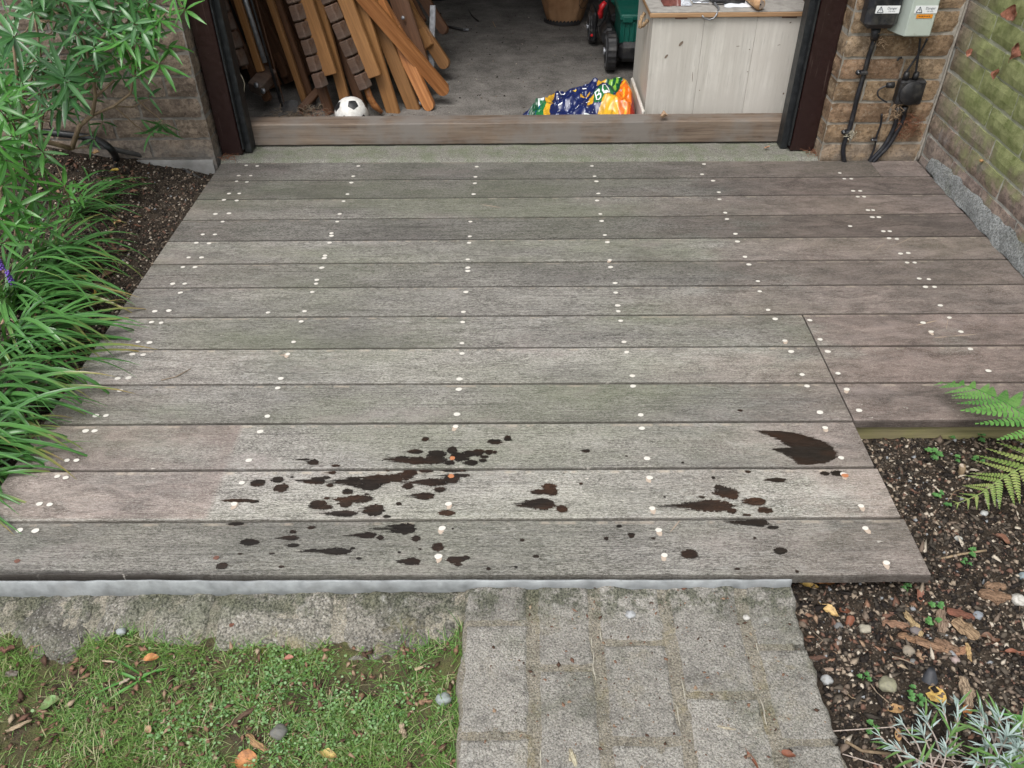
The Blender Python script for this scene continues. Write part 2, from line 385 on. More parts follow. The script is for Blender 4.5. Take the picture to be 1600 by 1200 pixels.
m_rubber = simple('black_rubber', (.012, .014, .016), .45, .4, 50, .5, dirt=(.09, .09, .09), dirtamt=.25)
m_black = simple('dusty_black_plastic', (.015, .015, .017), .5, .4, 60, .5, dirt=(.13, .12, .105), dirtamt=.45)
m_darkwall = simple('dark_wall_interior', (.045, .04, .036), .95, .4, 8)  # garage walls and roof coloured dark to keep bounced light low

print('materials done')
# ================================================================== SETTING
def grid(x0, x1, y0, y1, nx, ny, hf):
    xs = np.linspace(x0, x1, nx+1); ys = np.linspace(y0, y1, ny+1)
    V = [(x, y, hf(x, y)) for y in ys for x in xs]
    F = [(j*(nx+1)+i, j*(nx+1)+i+1, (j+1)*(nx+1)+i+1, (j+1)*(nx+1)+i) for j in range(ny) for i in range(nx)]
    return V, F
GZ = -.13
V, F = grid(-60, 60, -60, 60, 24, 24, lambda x, y: GZ)
M = MT('distant_ground'); m_far = M.fin(M.mix(M.noise(M.pos, 4, 6), (.035, .05, .018), (.08, .09, .04)), .95)
mk('ground', V, F, m_far, kind='structure')

# seams of the deck, measured along two lines
SEAM = [(254, 251), (282, 277), (311, 305), (343, 336), (376, 371), (412, 407), (449, 445.5), (495, 491), (545, 541),
        (600.5, 598), (662, 658.5), (734, 730.5), (813.5, 809.5), (900.5, 900.5)]
seam = []
for a, b in SEAM:
    pa, pb = P(400, a), P(1200, b); k = (pb[1]-pa[1])/(pb[0]-pa[0]); seam.append((pa[1]-k*pa[0], k))
def sy(i, x): return seam[i][0]+seam[i][1]*x
XL, XN, XR = .706, 2.577, 3.262

def soil_r(x, y): return -.066-.012*max(0, min(1, (.5-y)))+nz(x, y, 1, 9)*.008+nz(x, y, 5, 30)*.006+nz(x, y, 9, 80)*.004
V, F = grid(2.2, 4.6, -1.6, .60, 260, 240, soil_r); mk('soil_bed', V, F, m_soil, smooth=True, kind='structure')
def soil_l(x, y): return -.035+.085*max(0, min(1, (.66-x)/.55))*max(0, min(1, (y-1.45)/.45))+.02*max(0, min(1, (.5-x)/.5))-.03*max(0, min(1, (1.4-y)))+nz(x, y, 2, 6)*.014+nz(x, y, 5, 30)*.007+nz(x, y, 9, 80)*.004
V, F = grid(-1.6, XL+.02, .04, 1.96, 200, 180, soil_l); mk('soil_bed', V, F, m_soil, smooth=True, kind='structure')
def lawn_z(x, y): return -.088+nz(x, y, 3, 4)*.008+nz(x, y, 8, 18)*.005+(.016+.016*nz(x, 2, 5, 9)+.008*nz(x, y, 5, 34))*max(0, min(1, (y+.150)/.035))+.020*max(0, 1-abs(y+.10)/.1)*.0
M = MT('lawn_soil'); p = M.pos; n = M.noise(p, 9, 7, .7); f = M.noise(p, 180, 4, .7)
c = M.mix(M.rng(n, .42, .58), (.085, .065, .045), (.12, .13, .05)); c = M.mix(M.rng(f, .55, .7, 0, .8), c, (.16, .14, .06)); c = M.mix(M.rng(f, .42, .3, 0, .8), c, (.02, .02, .01))
m_lawn = M.fin(c, .95, M.addm(n, f), 1, .008, .2)
V, F = grid(-2.2, 1.76, -2.4, -.02, 200, 160, lawn_z); mk('lawn', V, F, m_lawn, smooth=True, kind='structure')

# ------------------------------------------------------------------ path of setts
def pathz(x, y): return -.046+nz(x, y, 4, 7)*.0035+.018*max(0, min(1, (y+.07)/.06))**2+(nz(x, y, 9, 22)*.012 if y > -.06 else 0)*max(0, min(1, (y+.06)/.04))
PATHB = thing('stone_path', 'path of long granite setts with smeared mortar joints running up to the deck edge', 'path', (2.0, -.2, 0))
V = []; F = []
def pedge(y): return 2.322+.02*math.sin(y*9)+(-y)*.05
nx, ny = 120, 160
for j in range(ny+1):
    y = .045-1.3*j/ny
    for i in range(nx+1):
        t = i/nx; x0 = 1.70+nz(0, y, 2, 14)*.012; x1 = pedge(y)+nz(7, y, 2, 20)*.006; x = x0+(x1-x0)*t
        e = min(t, 1-t)*(x1-x0); V.append((x-2.0, y+.2, pathz(x, y)-.0022+nz(x, y, 3, 60)*.0022-(.05*max(0, 1-e/.008)**2)))
F = [(j*(nx+1)+i, (j+1)*(nx+1)+i, (j+1)*(nx+1)+i+1, j*(nx+1)+i+1) for j in range(ny) for i in range(nx)]
mk('mortar_bed', V, F, m_joint, PATHB, True)

def stone(name, x0, x1, y0, y1, zf, parent, mat, seed, org=(0, 0, 0), round_=.012, rough=.003, depth=.05, n=(14, 26)):
    """one stone: gridded top that falls off at its worn edge, skirt below"""
    V = []; nx, ny = n
    for j in range(ny+1):
        for i in range(nx+1):
            s_, t = i/nx, j/ny; x = x0+(x1-x0)*s_; y = y0+(y1-y0)*t
            ex = min(s_, 1-s_)*(x1-x0); ey = min(t, 1-t)*(y1-y0)
            e = min(ex, ey); w = nz(x, y, seed, 22)*.008+nz(x, y, seed, 60)*.005
            if i in (0, nx): x += w
            if j in (0, ny): y += w
            h = zf(x, y)+nz(x, y, seed, 16)*rough+nz(x, y, seed, 70)*rough*.45
            h -= round_*max(0, 1-(e+.3*w)/(round_*1.5))**2
            if i in (0, nx) or j in (0, ny): h -= .006
            V.append((x-org[0], y-org[1], h-org[2]))
    F = [(j*(nx+1)+i, j*(nx+1)+i+1, (j+1)*(nx+1)+i+1, (j+1)*(nx+1)+i) for j in range(ny) for i in range(nx)]
    rim = [i for i in range(nx+1)]+[(j*(nx+1)+nx) for j in range(1, ny+1)]+[ny*(nx+1)+i for i in range(nx-1, -1, -1)]+[j*(nx+1) for j in range(ny-1, 0, -1)]
    b = len(V); V += [(V[k][0], V[k][1], V[k][2]-depth) for k in rim]
    for k in range(len(rim)):
        k2 = (k+1) % len(rim); F.append((rim[k], b+k, b+k2, rim[k2]))
    return mk(name, V, F, mat, parent, True)
cols = [[(735, 910), (722, 1000), (716, 1200)], [(831, 915), (840, 1200)], [(925, 915), (946, 1200)], [(1031, 915), (1083, 1200)], [(1150, 915), (1222, 1200)]]
cx = [P(735, 930, -.046)[0]-.015, P(832, 930, -.046)[0], P(926, 930, -.046)[0], P(1036, 930, -.046)[0], P(1155, 930, -.046)[0], 2.335]
print('path columns', [round(c, 3) for c in cx])
def yv(v): return P(900, v, -.046)[1]
breaks = [[918, 972, 1150, 1330], [918, 1043, 1235, 1400], [918, 1003, 1158, 1380], [918, 1085, 1270, 1420], [918, 1010, 1160, 1330]]
for ci in range(5):
    ys = [yv(v) for v in breaks[ci]]+[-.75, -1.0, -1.25]
    for k in range(len(ys)-1):
        g = .0075
        dx = .012 if ci == 0 else 0
        stone('sett', cx[ci]+g-dx*0, cx[ci+1]-g, ys[k+1]+g*.5, ys[k]-g*.5*(k > 0), lambda x, y: pathz(x, y)+.0008, PATHB, m_sett, ci*7+k*3+1, (2.0, -.2, 0), .0035, .0034, .05, (18, 34))

mb = MB(); rr = random.Random(5)
for ci in range(1, 5):
    for sgn in (-1, 1):
        y = -.03
        while y > -.55:
            ln = rr.uniform(.02, .07)
            if rr.random() < .22:
                pts = []
                for q in range(7):
                    yy = y-ln*q/6; xx = cx[ci]+sgn*(.0085+nz(yy, ci, sgn, 40)*.003); pts.append((xx-2.0, yy+.2, pathz(xx, yy)+.0006+nz(xx, yy, 3, 60)*.001))
                mb.tube(pts, [.0003, .0011, .0014, .0010, .0015, .0009, .0003], 5)
            y -= ln+rr.uniform(.0, .02)
mb.build('mortar_smear', simple('pale_mortar', (.40, .375, .31), .95, .25, 150), PATHB, True)
KERB = thing('kerb_edging', 'row of rough granite kerb stones between the lawn and the deck', 'kerb', (1.0, -.04, 0))
def kerbz(x, y):
    t = max(0, min(1, (.012-y)/.125)); return -.044-.034*t**1.6+nz(x, y, 6, 11)*.009+nz(x, y, 2, 28)*.007
kx = [.35, .60, P(0, 950, -.05)[0]-.03, P(152, 950, -.05)[0], P(338, 945, -.05)[0], P(530, 945, -.05)[0], cx[0]-.004]
for k in range(len(kx)-1):
    stone('kerb_stone', kx[k]+.006, kx[k+1]-.006, -.118+.010*math.sin(k*2.2), .034, kerbz, KERB, m_kerb, 40+k, (1.0, -.04, 0), .008, .011, .09, (44, 26))
V, F = grid(.2, cx[0]+.01, -.115, .045, 120, 12, lambda x, y: kerbz(x, y)-.004+nz(x, y, 2, 40)*.004)
mk('mortar_joint', [(a-1.0, b+.04, c_) for a, b, c_ in V], F, m_joint, KERB, True)

# pale cement fillet along the deck front
V = []; F = []; n = 260
for i in range(n+1):
    x = .25+(2.322-.25)*i/n; w = nz(x, 0, 3, 5)*.0025+nz(x, 0, 9, 23)*.0018; lf = max(0, min(1, (1.7-x)/.8)); b = -.026-.020*lf+nz(x, 4, 1, 9)*.007+nz(x, 8, 1, 40)*.002
    for (yy, zz) in ((.03, -.0225), (.0022, -.0222), (-.0012+w*.3, -.0075+w*.6), (-.004+w, -.011+w*.5), (-.0055+w-.003*lf, b), (-.001+w, b-.02)):
        V.append((x, yy+nz(x, zz*9, 4, 30)*.0006, zz+nz(x, yy, 4, 26)*.0008))
for i in range(n):
    for k in range(5): a = i*6+k; F.append((a, a+1, a+7, a+6))
F.append((n*6+0, n*6+1, n*6+2, n*6+3, n*6+4, n*6+5))
tag(mk('cement_fillet', V, F, m_fresh, None, True), 'pale grey cement fillet smoothed along the front edge of the deck', 'mortar')

print('deck')
# ================================================================== DECK
DECK = thing('wooden_deck', 'weathered grey hardwood deck of wide boards with pale screw plugs', 'deck', (0, 0, 0))
PL = []
def plank(i, x0, x1, tone, red, green, end_slope=None, thick=.021, seed=0):
    g = .0016; nx = 90; rows = []
    prof = [(0, -thick), (0, -.0045), (.0012, -.0012), (.004, 0), (.25, .0), (.5, .0), (.75, .0), (-.004, 0), (-.0012, -.0012), (0.0, -.0045), (0.0, -thick)]
    V = []; F = []; n = len(prof)
    zb = nz(seed, 1.3, 0)*.0010
    for a in range(nx+1):
        t = a/nx; x = x0+(x1-x0)*t; yb = sy(i, x)-g; yf = sy(i+1, x)+g
        wf = nz(x, seed, 1, 12)*.0008+nz(x, seed, 1, 50)*.0006+abs(nz(x, seed, 7, 140))*.0012
        wb = nz(x, seed, 5, 12)*.0008+nz(x, seed, 5, 50)*.0006+abs(nz(x, seed, 9, 140))*.0010
        if i == 12: wf += max(0, nz(x, 3, 3, 7))*.005
        zz = zb+nz(x, seed, 3, 2)*.0006
        for k, (o, h) in enumerate(prof):
            if k < 4: y = yf+wf+o
            elif k < 7: y = yf+(yb-yf)*o
            else: y = yb-wb+o
            V.append((x, y, zz+h))
    for a in range(nx):
        for k in range(n-1):
            b = a*n+k; F.append((b, b+n, b+n+1, b+1))
        F.append((a*n+n-1, (a+1)*n+n-1, (a+1)*n, a*n))
    F.append(tuple(range(n))); F.append(tuple(nx*n+k for k in range(n))[::-1])
    o = mk('plank', V, F, m_plank, DECK)
    at = o.data.color_attributes.new('across', 'FLOAT_COLOR', 'POINT'); ac = [0, 0, 0, .03, .25, .5, .75, .97, 1, 1, 1]
    at.data.foreach_set('color', np.array([(ac[k % n],)*3+(1,) for k in range(len(V))], dtype=np.float32).ravel())
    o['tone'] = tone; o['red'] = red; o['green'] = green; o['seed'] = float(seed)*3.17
    PL.append((o, i, x0, x1)); return o
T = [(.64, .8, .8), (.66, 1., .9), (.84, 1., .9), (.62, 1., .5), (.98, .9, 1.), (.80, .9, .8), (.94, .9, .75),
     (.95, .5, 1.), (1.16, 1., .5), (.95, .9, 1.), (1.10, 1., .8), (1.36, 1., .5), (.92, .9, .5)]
xj = P(1366, 262)[0]
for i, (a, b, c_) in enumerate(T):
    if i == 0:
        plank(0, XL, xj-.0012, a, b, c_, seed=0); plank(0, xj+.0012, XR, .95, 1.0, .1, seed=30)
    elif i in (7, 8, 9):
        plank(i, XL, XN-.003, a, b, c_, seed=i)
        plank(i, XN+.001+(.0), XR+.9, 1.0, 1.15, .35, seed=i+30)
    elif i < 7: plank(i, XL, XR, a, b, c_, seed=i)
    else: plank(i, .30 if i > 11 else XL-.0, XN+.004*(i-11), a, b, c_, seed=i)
# carcass under the boards
for k, (x0, x1, y0, y1) in enumerate([(XN-.03, 3.262+.9, sy(10, 2.9)+.012, sy(10, 2.9)+.057), (XN-.05, XN-.012, .06, 1.86), (2.0, 2.045, .06, 1.86), (1.2, 1.245, .06, 1.86), (XL+.012, XL+.055, .5, 1.86)]):
    MB().box((x0, y0, -.075-.02), (x1, y1, -.0235), .002).build('joist', m_treated, DECK)

# pale plugs over the screws
plugs = '''385,259 402,260 373,275 392,275 370,284 386,285 358,303 374,303 350,313 370,314 337,335 358,334 348,347 317,367 336,367
307,380 327,381 295,403 315,403 286,418 305,418 270,444 289,444 282,458 242,487 264,486 237,504 252,505 216,535 234,536 207,554 224,555
184,592 201,591 188,611 166,650 150,650 134,674 148,674 105,720 120,720 90,745 103,747 62,788 78,789 31,829 56,830
560,260 552,276 549,286 543,304 537,315 531,335 527,347 518,365 518,369 515,380 508,400 507,404 503,419 495,438 494,444 488,457 476,487 471,503
459,535 450,554 439,592 434,607 418,651 407,675 389,720 378,755 366,788 419,489
745,261 743,277 742,287 740,304 735,347 734,370 733,380 731,406 731,419 731,424 728,457 724,488 723,504 722,537 722,553 718,593 717,609 714,648
712,667 701,788 691,826 685,870 925,260 929,276 932,284 935,303 933,314 938,335 940,346 945,368 949,379 953,407 954,418 961,443 962,458 965,478 966,487
970,502 975,535 979,551 988,588 989,604 1001,649 1003,670 1011,717 1015,747 1019,795 1029,829 1038,868 1100,257 1097,273 1114,283 1123,301 1124,312
1133,333 1136,343 1149,366 1152,378 1164,402 1170,414 1184,440 1187,456 1200,485 1211,499 1226,533 1236,550 1253,586 1261,604 1281,645 1289,669
1314,716 1318,742 1345,791 1352,826 1385,880 1265,501 1281,531 1293,550 1309,584 1323,609 1342,642 1483,497 1442,505 1455,519 1501,519 1469,478
1516,546 1544,580 1312,271 1319,280 1330,280 1333,299 1344,299 1340,308 1350,308 1356,329 1364,329 1363,340 1373,340 1380,362 1390,362 1389,373
1401,374 1407,397 1419,396 1417,411 1429,411 1436,436 1451,437 1446,449 1460,449 1328,354'''
chips = {'450,554', '712,667', '1015,747', '1019,795', '1029,829', '1038,868', '1345,791', '1352,826', '1385,880', '691,826', '685,870', '701,788', '366,788', '953,407', '1318,742', '1289,669', '1323,609', '1226,533', '1455,519'}
def find_plank(x, y):
    for o, i, x0, x1 in PL:
        if x0 <= x <= x1 and sy(i+1, x) <= y <= sy(i, x): return o
    return None
PLM = []
for k in range(6):
    ax = .0062; V = []; F = []; n = 14; rr = random.Random(k)
    for lay, (q, h) in enumerate(((1.0, 0), (.93, .0007))):
        for a in range(n):
            an = 2*math.pi*a/n; w = 1+rr.uniform(-.09, .09) if lay == 0 else 1
            V.append((ax*q*math.cos(an)*w, .0050*q*math.sin(an)*w, h*.5))
    for a in range(n): F.append((a, (a+1) % n, n+(a+1) % n, n+a))
    F.append(tuple(n+a for a in range(n)))
    me = bpy.data.meshes.new('screw_plug'); me.from_pydata(V, [], F); me.materials.append(m_plug); PLM.append(me)
def smear(cx_, cy_, a, b, ang, mat, parent, name='chipped_patch', z=.0009, n=22, seed=0):
    rr = random.Random(seed); V = [(cx_, cy_, z+.0003)]
    for k in range(n):
        t = 2*math.pi*k/n; q = 1+rr.uniform(-.16, .12)
        dx, dy = a*math.cos(t)*q, b*math.sin(t)*q; V.append((cx_+dx*math.cos(ang)-dy*math.sin(ang), cy_+dx*math.sin(ang)+dy*math.cos(ang), z))
    return mk(name, V, [(0, 1+k, 1+(k+1) % n) for k in range(n)], mat, parent)
for j, s_ in enumerate(plugs.split()):
    u, v = map(float, s_.split(',')); q = P(u, v); o = find_plank(q[0], q[1])
    if o is None: o = find_plank(q[0], q[1]-.004) or find_plank(q[0], q[1]+.004)
    if o is None: print('no plank', s_); continue
    sc = rnd.uniform(1.0, 1.28)
    link('screw_plug', PLM[j % 6], o, (q[0], q[1], .0017), (0, 0, rnd.uniform(-.2, .2)), (sc, sc, 1))
    if s_ in chips: smear(q[0]+rnd.uniform(-.003, .003), q[1]-.005, .0055, .0105, rnd.uniform(-.5, .3), m_chip, o, seed=j, z=.0009)
for (u, v, a, b) in ((707, 717, .006, .006), (705, 745, .007, .006), (1320, 744, .008, .006)):
    q = P(u, v); smear(q[0], q[1], a, b, 0, m_owood, find_plank(q[0], q[1]), 'damp_plug', .0024, seed=u)
m_redplug = simple('reddish_plug', (.15, .07, .05), .7, .3, 300)
for (u, v) in ((27, 877), (345, 884), (338, 872)):
    q = P(u, v); smear(q[0], q[1], .006, .005, 0, m_redplug, find_plank(q[0], q[1]), 'dark_plug', .0012, seed=u)
# scuffs of bare wood
M = MT('scuffed_wood'); m_scuff = M.fin(M.mix(M.noise(M.mapv(M.pos, (40, 700, 1)), 1, 4), (.22, .16, .12), (.46, .37, .29)), .75)
for k, (u, v, a, b, ang) in enumerate([(1447, 505, .055, .004, .35), (1505, 524, .06, .0022, .12), (1470, 527, .03, .003, .1), (767, 322, .035, .0022, -.35), (1480, 506, .05, .001, 1.1), (445, 555, .014, .0025, 0),
        (1055, 822, .02, .0012, .9), (1410, 378, .06, .0009, .6), (1375, 385, .04, .0008, .8), (1590, 360, .05, .004, .1)]):
    q = P(u, v); o = find_plank(q[0], q[1])
    if o: smear(q[0], q[1], a, b, ang, m_scuff, o, 'scuff', .0004, 40, seed=k+90)

# ---- splashes of water
Z7 = [(1385,163,32,13,0),(1448,149,18,11,0),(1038,150,17,10,0),(990,213,30,11,12),(1095,225,40,18,0),(1172,207,22,17,0),(1300,218,30,16,0),(1355,215,18,12,0),(1385,216,10,7,0),(1265,222,35,14,0),(1210,240,45,22,0),(1080,255,60,20,30),(1000,258,60,18,100),(920,250,40,14,70),(1270,268,28,14,20),(1325,257,18,8,0),(1330,238,20,8,0),(1160,268,22,12,10),
(480,265,24,14,20),(440,252,20,5,70),(590,283,17,6,0),(200,370,33,17,0),(300,353,28,14,6),(315,395,33,20,0),(370,340,8,4,0),(500,358,32,18,90),(540,343,18,8,0),(575,318,14,7,30),(560,381,16,8,0),(680,362,40,22,90),(760,385,45,22,30),(800,355,60,25,120),(880,345,60,18,60),(960,318,35,14,0),(940,335,30,20,0),(950,387,24,14,0),(650,412,27,13,0),(745,425,10,5,0),(640,470,28,20,10),(700,450,70,18,70),(545,446,14,6,0),(500,478,40,22,0),(530,490,40,12,10),(640,522,48,16,80),(790,505,38,28,50),(845,537,16,7,0),(905,473,14,8,0),(1040,435,38,18,60),(1080,365,60,18,90),(1040,310,30,7,0),(1110,403,28,12,0),(1190,308,50,7,30),(1210,332,50,8,60),(1145,520,36,13,0),(1165,352,40,18,0),(115,457,60,9,50),(180,462,22,7,0),(848,308,10,4,0),(910,322,12,4,0),
(95,575,35,8,20),(375,613,16,9,0),(467,592,18,8,0),(365,645,32,12,40),(158,665,38,16,0),(190,668,20,5,0),(380,682,25,9,25),(110,724,10,4,0),(270,722,14,4,0),(600,710,58,18,120),(480,705,15,7,30),(675,695,12,6,0),(705,748,14,6,0),(318,788,12,7,0),(755,632,30,15,80),(812,643,16,11,0),(940,597,46,26,140),(990,648,20,14,0),(970,762,38,18,50),(1010,700,8,4,0),(908,716,8,5,0),(1100,690,30,18,0),(1190,755,45,16,0),(1240,743,20,10,0),(1200,778,20,8,0),(1522,656,10,6,0),(1353,798,10,8,0),(1490,790,7,5,0),(20,785,26,16,0),(1175,597,5,4,0)]
Z8 = [(403,194,14,8,12),(38,136,16,12,0),(230,358,28,14,0),(235,380,32,20,10),(185,383,32,12,14),(200,440,50,26,90),(290,462,24,16,0),(378,345,8,4,0),(1050,385,50,24,0),(1020,365,22,14,0),(1075,395,28,22,0),(980,448,95,26,110),(1075,470,20,14,0),(1185,428,44,18,14),(1230,468,30,14,0),(1150,290,12,6,0),(1290,328,32,10,40),(1505,298,20,9,0),(1565,298,28,12,0),(1200,525,42,18,170),(1265,549,24,8,0),(1145,492,16,7,0),(1300,657,28,16,0),(880,672,36,20,0),(610,585,14,12,0),(495,600,10,8,0),(555,542,12,7,0),(712,598,10,4,0),(1182,597,7,5,0),(170,683,12,7,0),(105,607,10,5,0),(1100,740,12,5,0),(1377,752,8,6,0),(990,318,8,6,0),(938,408,14,5,0),(765,407,6,4,0),(588,218,6,4,0),(848,248,6,4,0),(1115,6,10,5,0)]
blobs = []
def addblob(u, v, ru, rv, s_, strong=1.0):
    c0 = P(u, v); c1 = P(u+ru, v); c2 = P(u, v+rv); c3 = P(u-max(s_, .01), v)
    blobs.append((c0[0], c0[1], abs(c1[0]-c0[0]), abs(c2[1]-c0[1]), abs(c0[0]-c3[0])))
for (a, b, c_, d_, e) in Z7: addblob(340+a/3.2, 640+b/3.2, c_/3.2, d_/3.2, e/3.2)
for (a, b, c_, d_, e) in Z8: addblob(780+a/2.963, 640+b/2.963, c_/2.963, d_/2.963, e/2.963)
comet = [(1183, 673.5), (1215, 674), (1244, 677), (1271, 685.7), (1290, 691), (1302, 699.5), (1309, 709), (1307, 716), (1292, 724), (1265, 727), (1249, 726), (1240, 719), (1227, 710), (1208, 702), (1238, 700), (1222, 690), (1201, 681)]
comet = [P(u, v)[:2] for u, v in comet]
def inpoly(poly, X, Y):
    ins = np.zeros(X.shape, bool); j = len(poly)-1
    for i in range(len(poly)):
        xi, yi = poly[i]; xj_, yj = poly[j]
        c_ = ((yi > Y) != (yj > Y)) & (X < (xj_-xi)*(Y-yi)/((yj-yi) if yj != yi else 1e-9)+xi); ins ^= c_; j = i
    return ins
DX, DY = .0010, .0007
for (o, i, x0, x1) in PL:
    if i < 9 or x0 > 2.5: continue
    X0, X1 = 1.1, min(x1-.002, 2.6); ylo = sy(i+1, 1.8)-.003; yhi = sy(i, 1.8)+.003
    xs = np.arange(X0, X1, DX); ys = np.arange(ylo, yhi, DY); X, Y = np.meshgrid(xs, ys)
    mask = np.zeros(X.shape, bool)
    rowj = R.random(len(ys)); rowj = np.maximum(rowj, np.roll(rowj, 1))
    lob = np.array([[nz(x, y, 3, 160)+.55*nz(x, y, 8, 420) for x in xs[::3]] for y in ys[::2]])
    lob = np.repeat(np.repeat(lob, 3, 1), 2, 0)[:len(ys), :len(xs)]
    for (bx, by, ra, rb, st) in blobs:
        dx = X-bx; dy = Y-by
        a_left = ra+st*(rowj[:, None]**1.3)*np.clip(1-(np.abs(dy)/rb), 0, 1)*1.2
        a_ = np.where(dx < 0, a_left+ra*.15*rowj[:, None], ra*(1+.12*rowj[:, None]))
        mask |= ((dx/a_)**2+(dy/(rb*1.02))**2) < 1+lob*.62+(rowj[:, None]-.5)*.35
    if i == 10:
        sh = (rowj[:, None]-.5)*.016
        mask |= inpoly(comet, X+np.where(X < 2.40, sh, sh*.8), Y+lob*.001)
    inside = (Y > np.vectorize(lambda x: sy(i+1, x))(X)+.0042) & (Y < np.vectorize(lambda x: sy(i, x))(X)-.0042); mask &= inside
    runs = []; byrow = []
    for r_ in range(len(ys)):
        m_ = np.concatenate(([0], mask[r_].astype(int), [0])); d1 = np.diff(m_); a_ = np.where(d1 == 1)[0]; b_ = np.where(d1 == -1)[0]
        byrow.append([len(runs)+k for k in range(len(a_))]); runs += [(r_, a_[k], b_[k]) for k in range(len(a_))]
    par = list(range(len(runs)))
    def fd(k):
        while par[k] != k: par[k] = par[par[k]]; k = par[k]
        return k
    for r_ in range(1, len(ys)):
        for k in byrow[r_]:
            for l in byrow[r_-1]:
                if runs[k][1] <= runs[l][2] and runs[l][1] <= runs[k][2]: par[fd(k)] = fd(l)
    comp = {}
    for k in range(len(runs)): comp.setdefault(fd(k), []).append(k)
    small = []
    def emit(ks):
        V = []; F = []
        for k in ks:
            r_, a_, b_ = runs[k]; xa, xb = xs[a_], xs[b_-1]+DX; ya, yb = ys[r_], ys[r_]+DY; b0 = len(V)
            V += [(xa, ya, .0016), (xb, ya, .0016), (xb, yb, .0016), (xa, yb, .0016)]; F.append((b0, b0+1, b0+2, b0+3))
        w = mk('wet_stain', V, F, m_wet, o)
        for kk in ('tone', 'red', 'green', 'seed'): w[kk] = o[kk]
    for ks in comp.values():
        if sum(runs[k][2]-runs[k][1] for k in ks) < 70: small += ks
        else: emit(ks)
    if small: emit(small)

print('step')
# ------------------------------------------------------------------ door step, threshold and frame
V, F = grid(.70, 2.92, 0, 1, 220, 18, lambda x, y: 0)
V = [(x, sy(0, x)+.0015+(2.10-sy(0, x))*y, .006+nz(x, y, 2, 12)*.003+nz(x, y*.2, 7, 60)*.0015-(.012+.008*nz(x, 1, 4, 9))*max(0, 1-y*.2/(.012+.006*nz(x, 1, 4, 18)))) for x, y, _ in V]
mk('door_step', V, F, m_step, smooth=True, kind='structure')
SILL = thing('threshold_beam', 'worn grey brown timber beam across the foot of the garage doorway', 'threshold', (1.79, 2.065, .01))
V = []; F = []; n = 120
for i in range(n+1):
    x = .772+(2.812-.772)*i/n; w = nz(x, 2, 2, 6)*.002
    for (y, z) in ((2.030, .012), (2.027, .016), (2.027+w, .050), (2.028+w, .090), (2.031+w, .0945), (2.060, .096+w), (2.104, .095), (2.107, .091), (2.107, .012)):
        V.append((x-1.79, y-2.065+nz(x, y, z, 40)*.0006, z-.01+nz(x, y, 4, 30)*.0008))
for i in range(n):
    for k in range(8): a = i*9+k; F.append((a, a+9, a+10, a+1))
F += [tuple(range(9)), tuple(n*9+k for k in range(9))[::-1]]
mk('timber', V, F, m_sleeper, SILL)
def post(label, xa, xb, sa, sb):
    t = thing('door_post', label, 'door frame', (xa, 1.95, .0))
    MB().box((0, 0, .008), (xb-xa, .075, 2.2), .003).build('post', m_post, t)
    MB().box((xb-xa+.004 if sa > xa+.04 else -.030, .022, .008), (xb-xa+.030 if sa > xa+.04 else -.004, .080, 2.2), .002).build('rubber_seal', m_rubber, t)
    s0 = (xb-xa+.0045 if sa > xa+.04 else -.0105)
    MB().box((s0, -.004, .03), (s0+.006, .021, 2.2), .001).build('weather_strip', m_rubber, t)
post('dark brown painted post on the left side of the garage doorway', PY(350, 245, 1.95)[0]-.004, PY(384, 240, 1.95)[0]-.012, .79, 0)
post('dark brown painted post on the right side of the garage doorway beside the meter boxes', 2.818, 2.906, 2.80, 0)
# fluff and dead matter at the foot of the right and left posts
def debris(name, label, cat, cx_, cy_, cz_, r, n, mat, seed, ln=.03, flat=.4, wall=False, parent=None):
    rr = random.Random(seed); mb = MB()
    for _ in range(n):
        a = rr.uniform(0, 6.28); q = r*rr.random()**.6; s_ = Vector((cx_+q*math.cos(a), cy_+(q*math.sin(a) if not wall else -abs(rr.gauss(0, .006))), cz_+(rr.uniform(0, .006) if not wall else q*math.sin(a))))
        d_ = Vector((rr.gauss(0, 1), rr.gauss(0, 1)*(.3 if wall else 1), rr.gauss(0, flat))).normalized()*ln*rr.uniform(.3, 1)
        mid = s_+d_*.5+Vector((rr.gauss(0, .004), rr.gauss(0, .004), rr.uniform(0, .006)))
        w = rr.uniform(.0004, .0012); mb.tube([s_, mid, s_+d_], [w, w, w*.5], 3, False)
    o = mb.build(name, mat, parent)
    if parent is None: tag(o, label, cat)
    return o
m_straw = simple('dry_straw', (.34, .24, .15), .8, .4, 200); m_rust = simple('reddish_dead_leaf', (.20, .085, .045), .8, .5, 120); m_twig = simple('grey_twig', (.22, .17, .12), .85, .3, 90)
debris('dead_needles', 'tuft of reddish dead needles caught at the foot of the right door post', 'debris', 2.90, 1.935, .008, .04, 60, m_rust, 3)
debris('dead_needles', 'small tuft of reddish dead needles at the foot of the left door post', 'debris', .725, 1.925, .008, .03, 40, m_rust, 4)

print('walls')
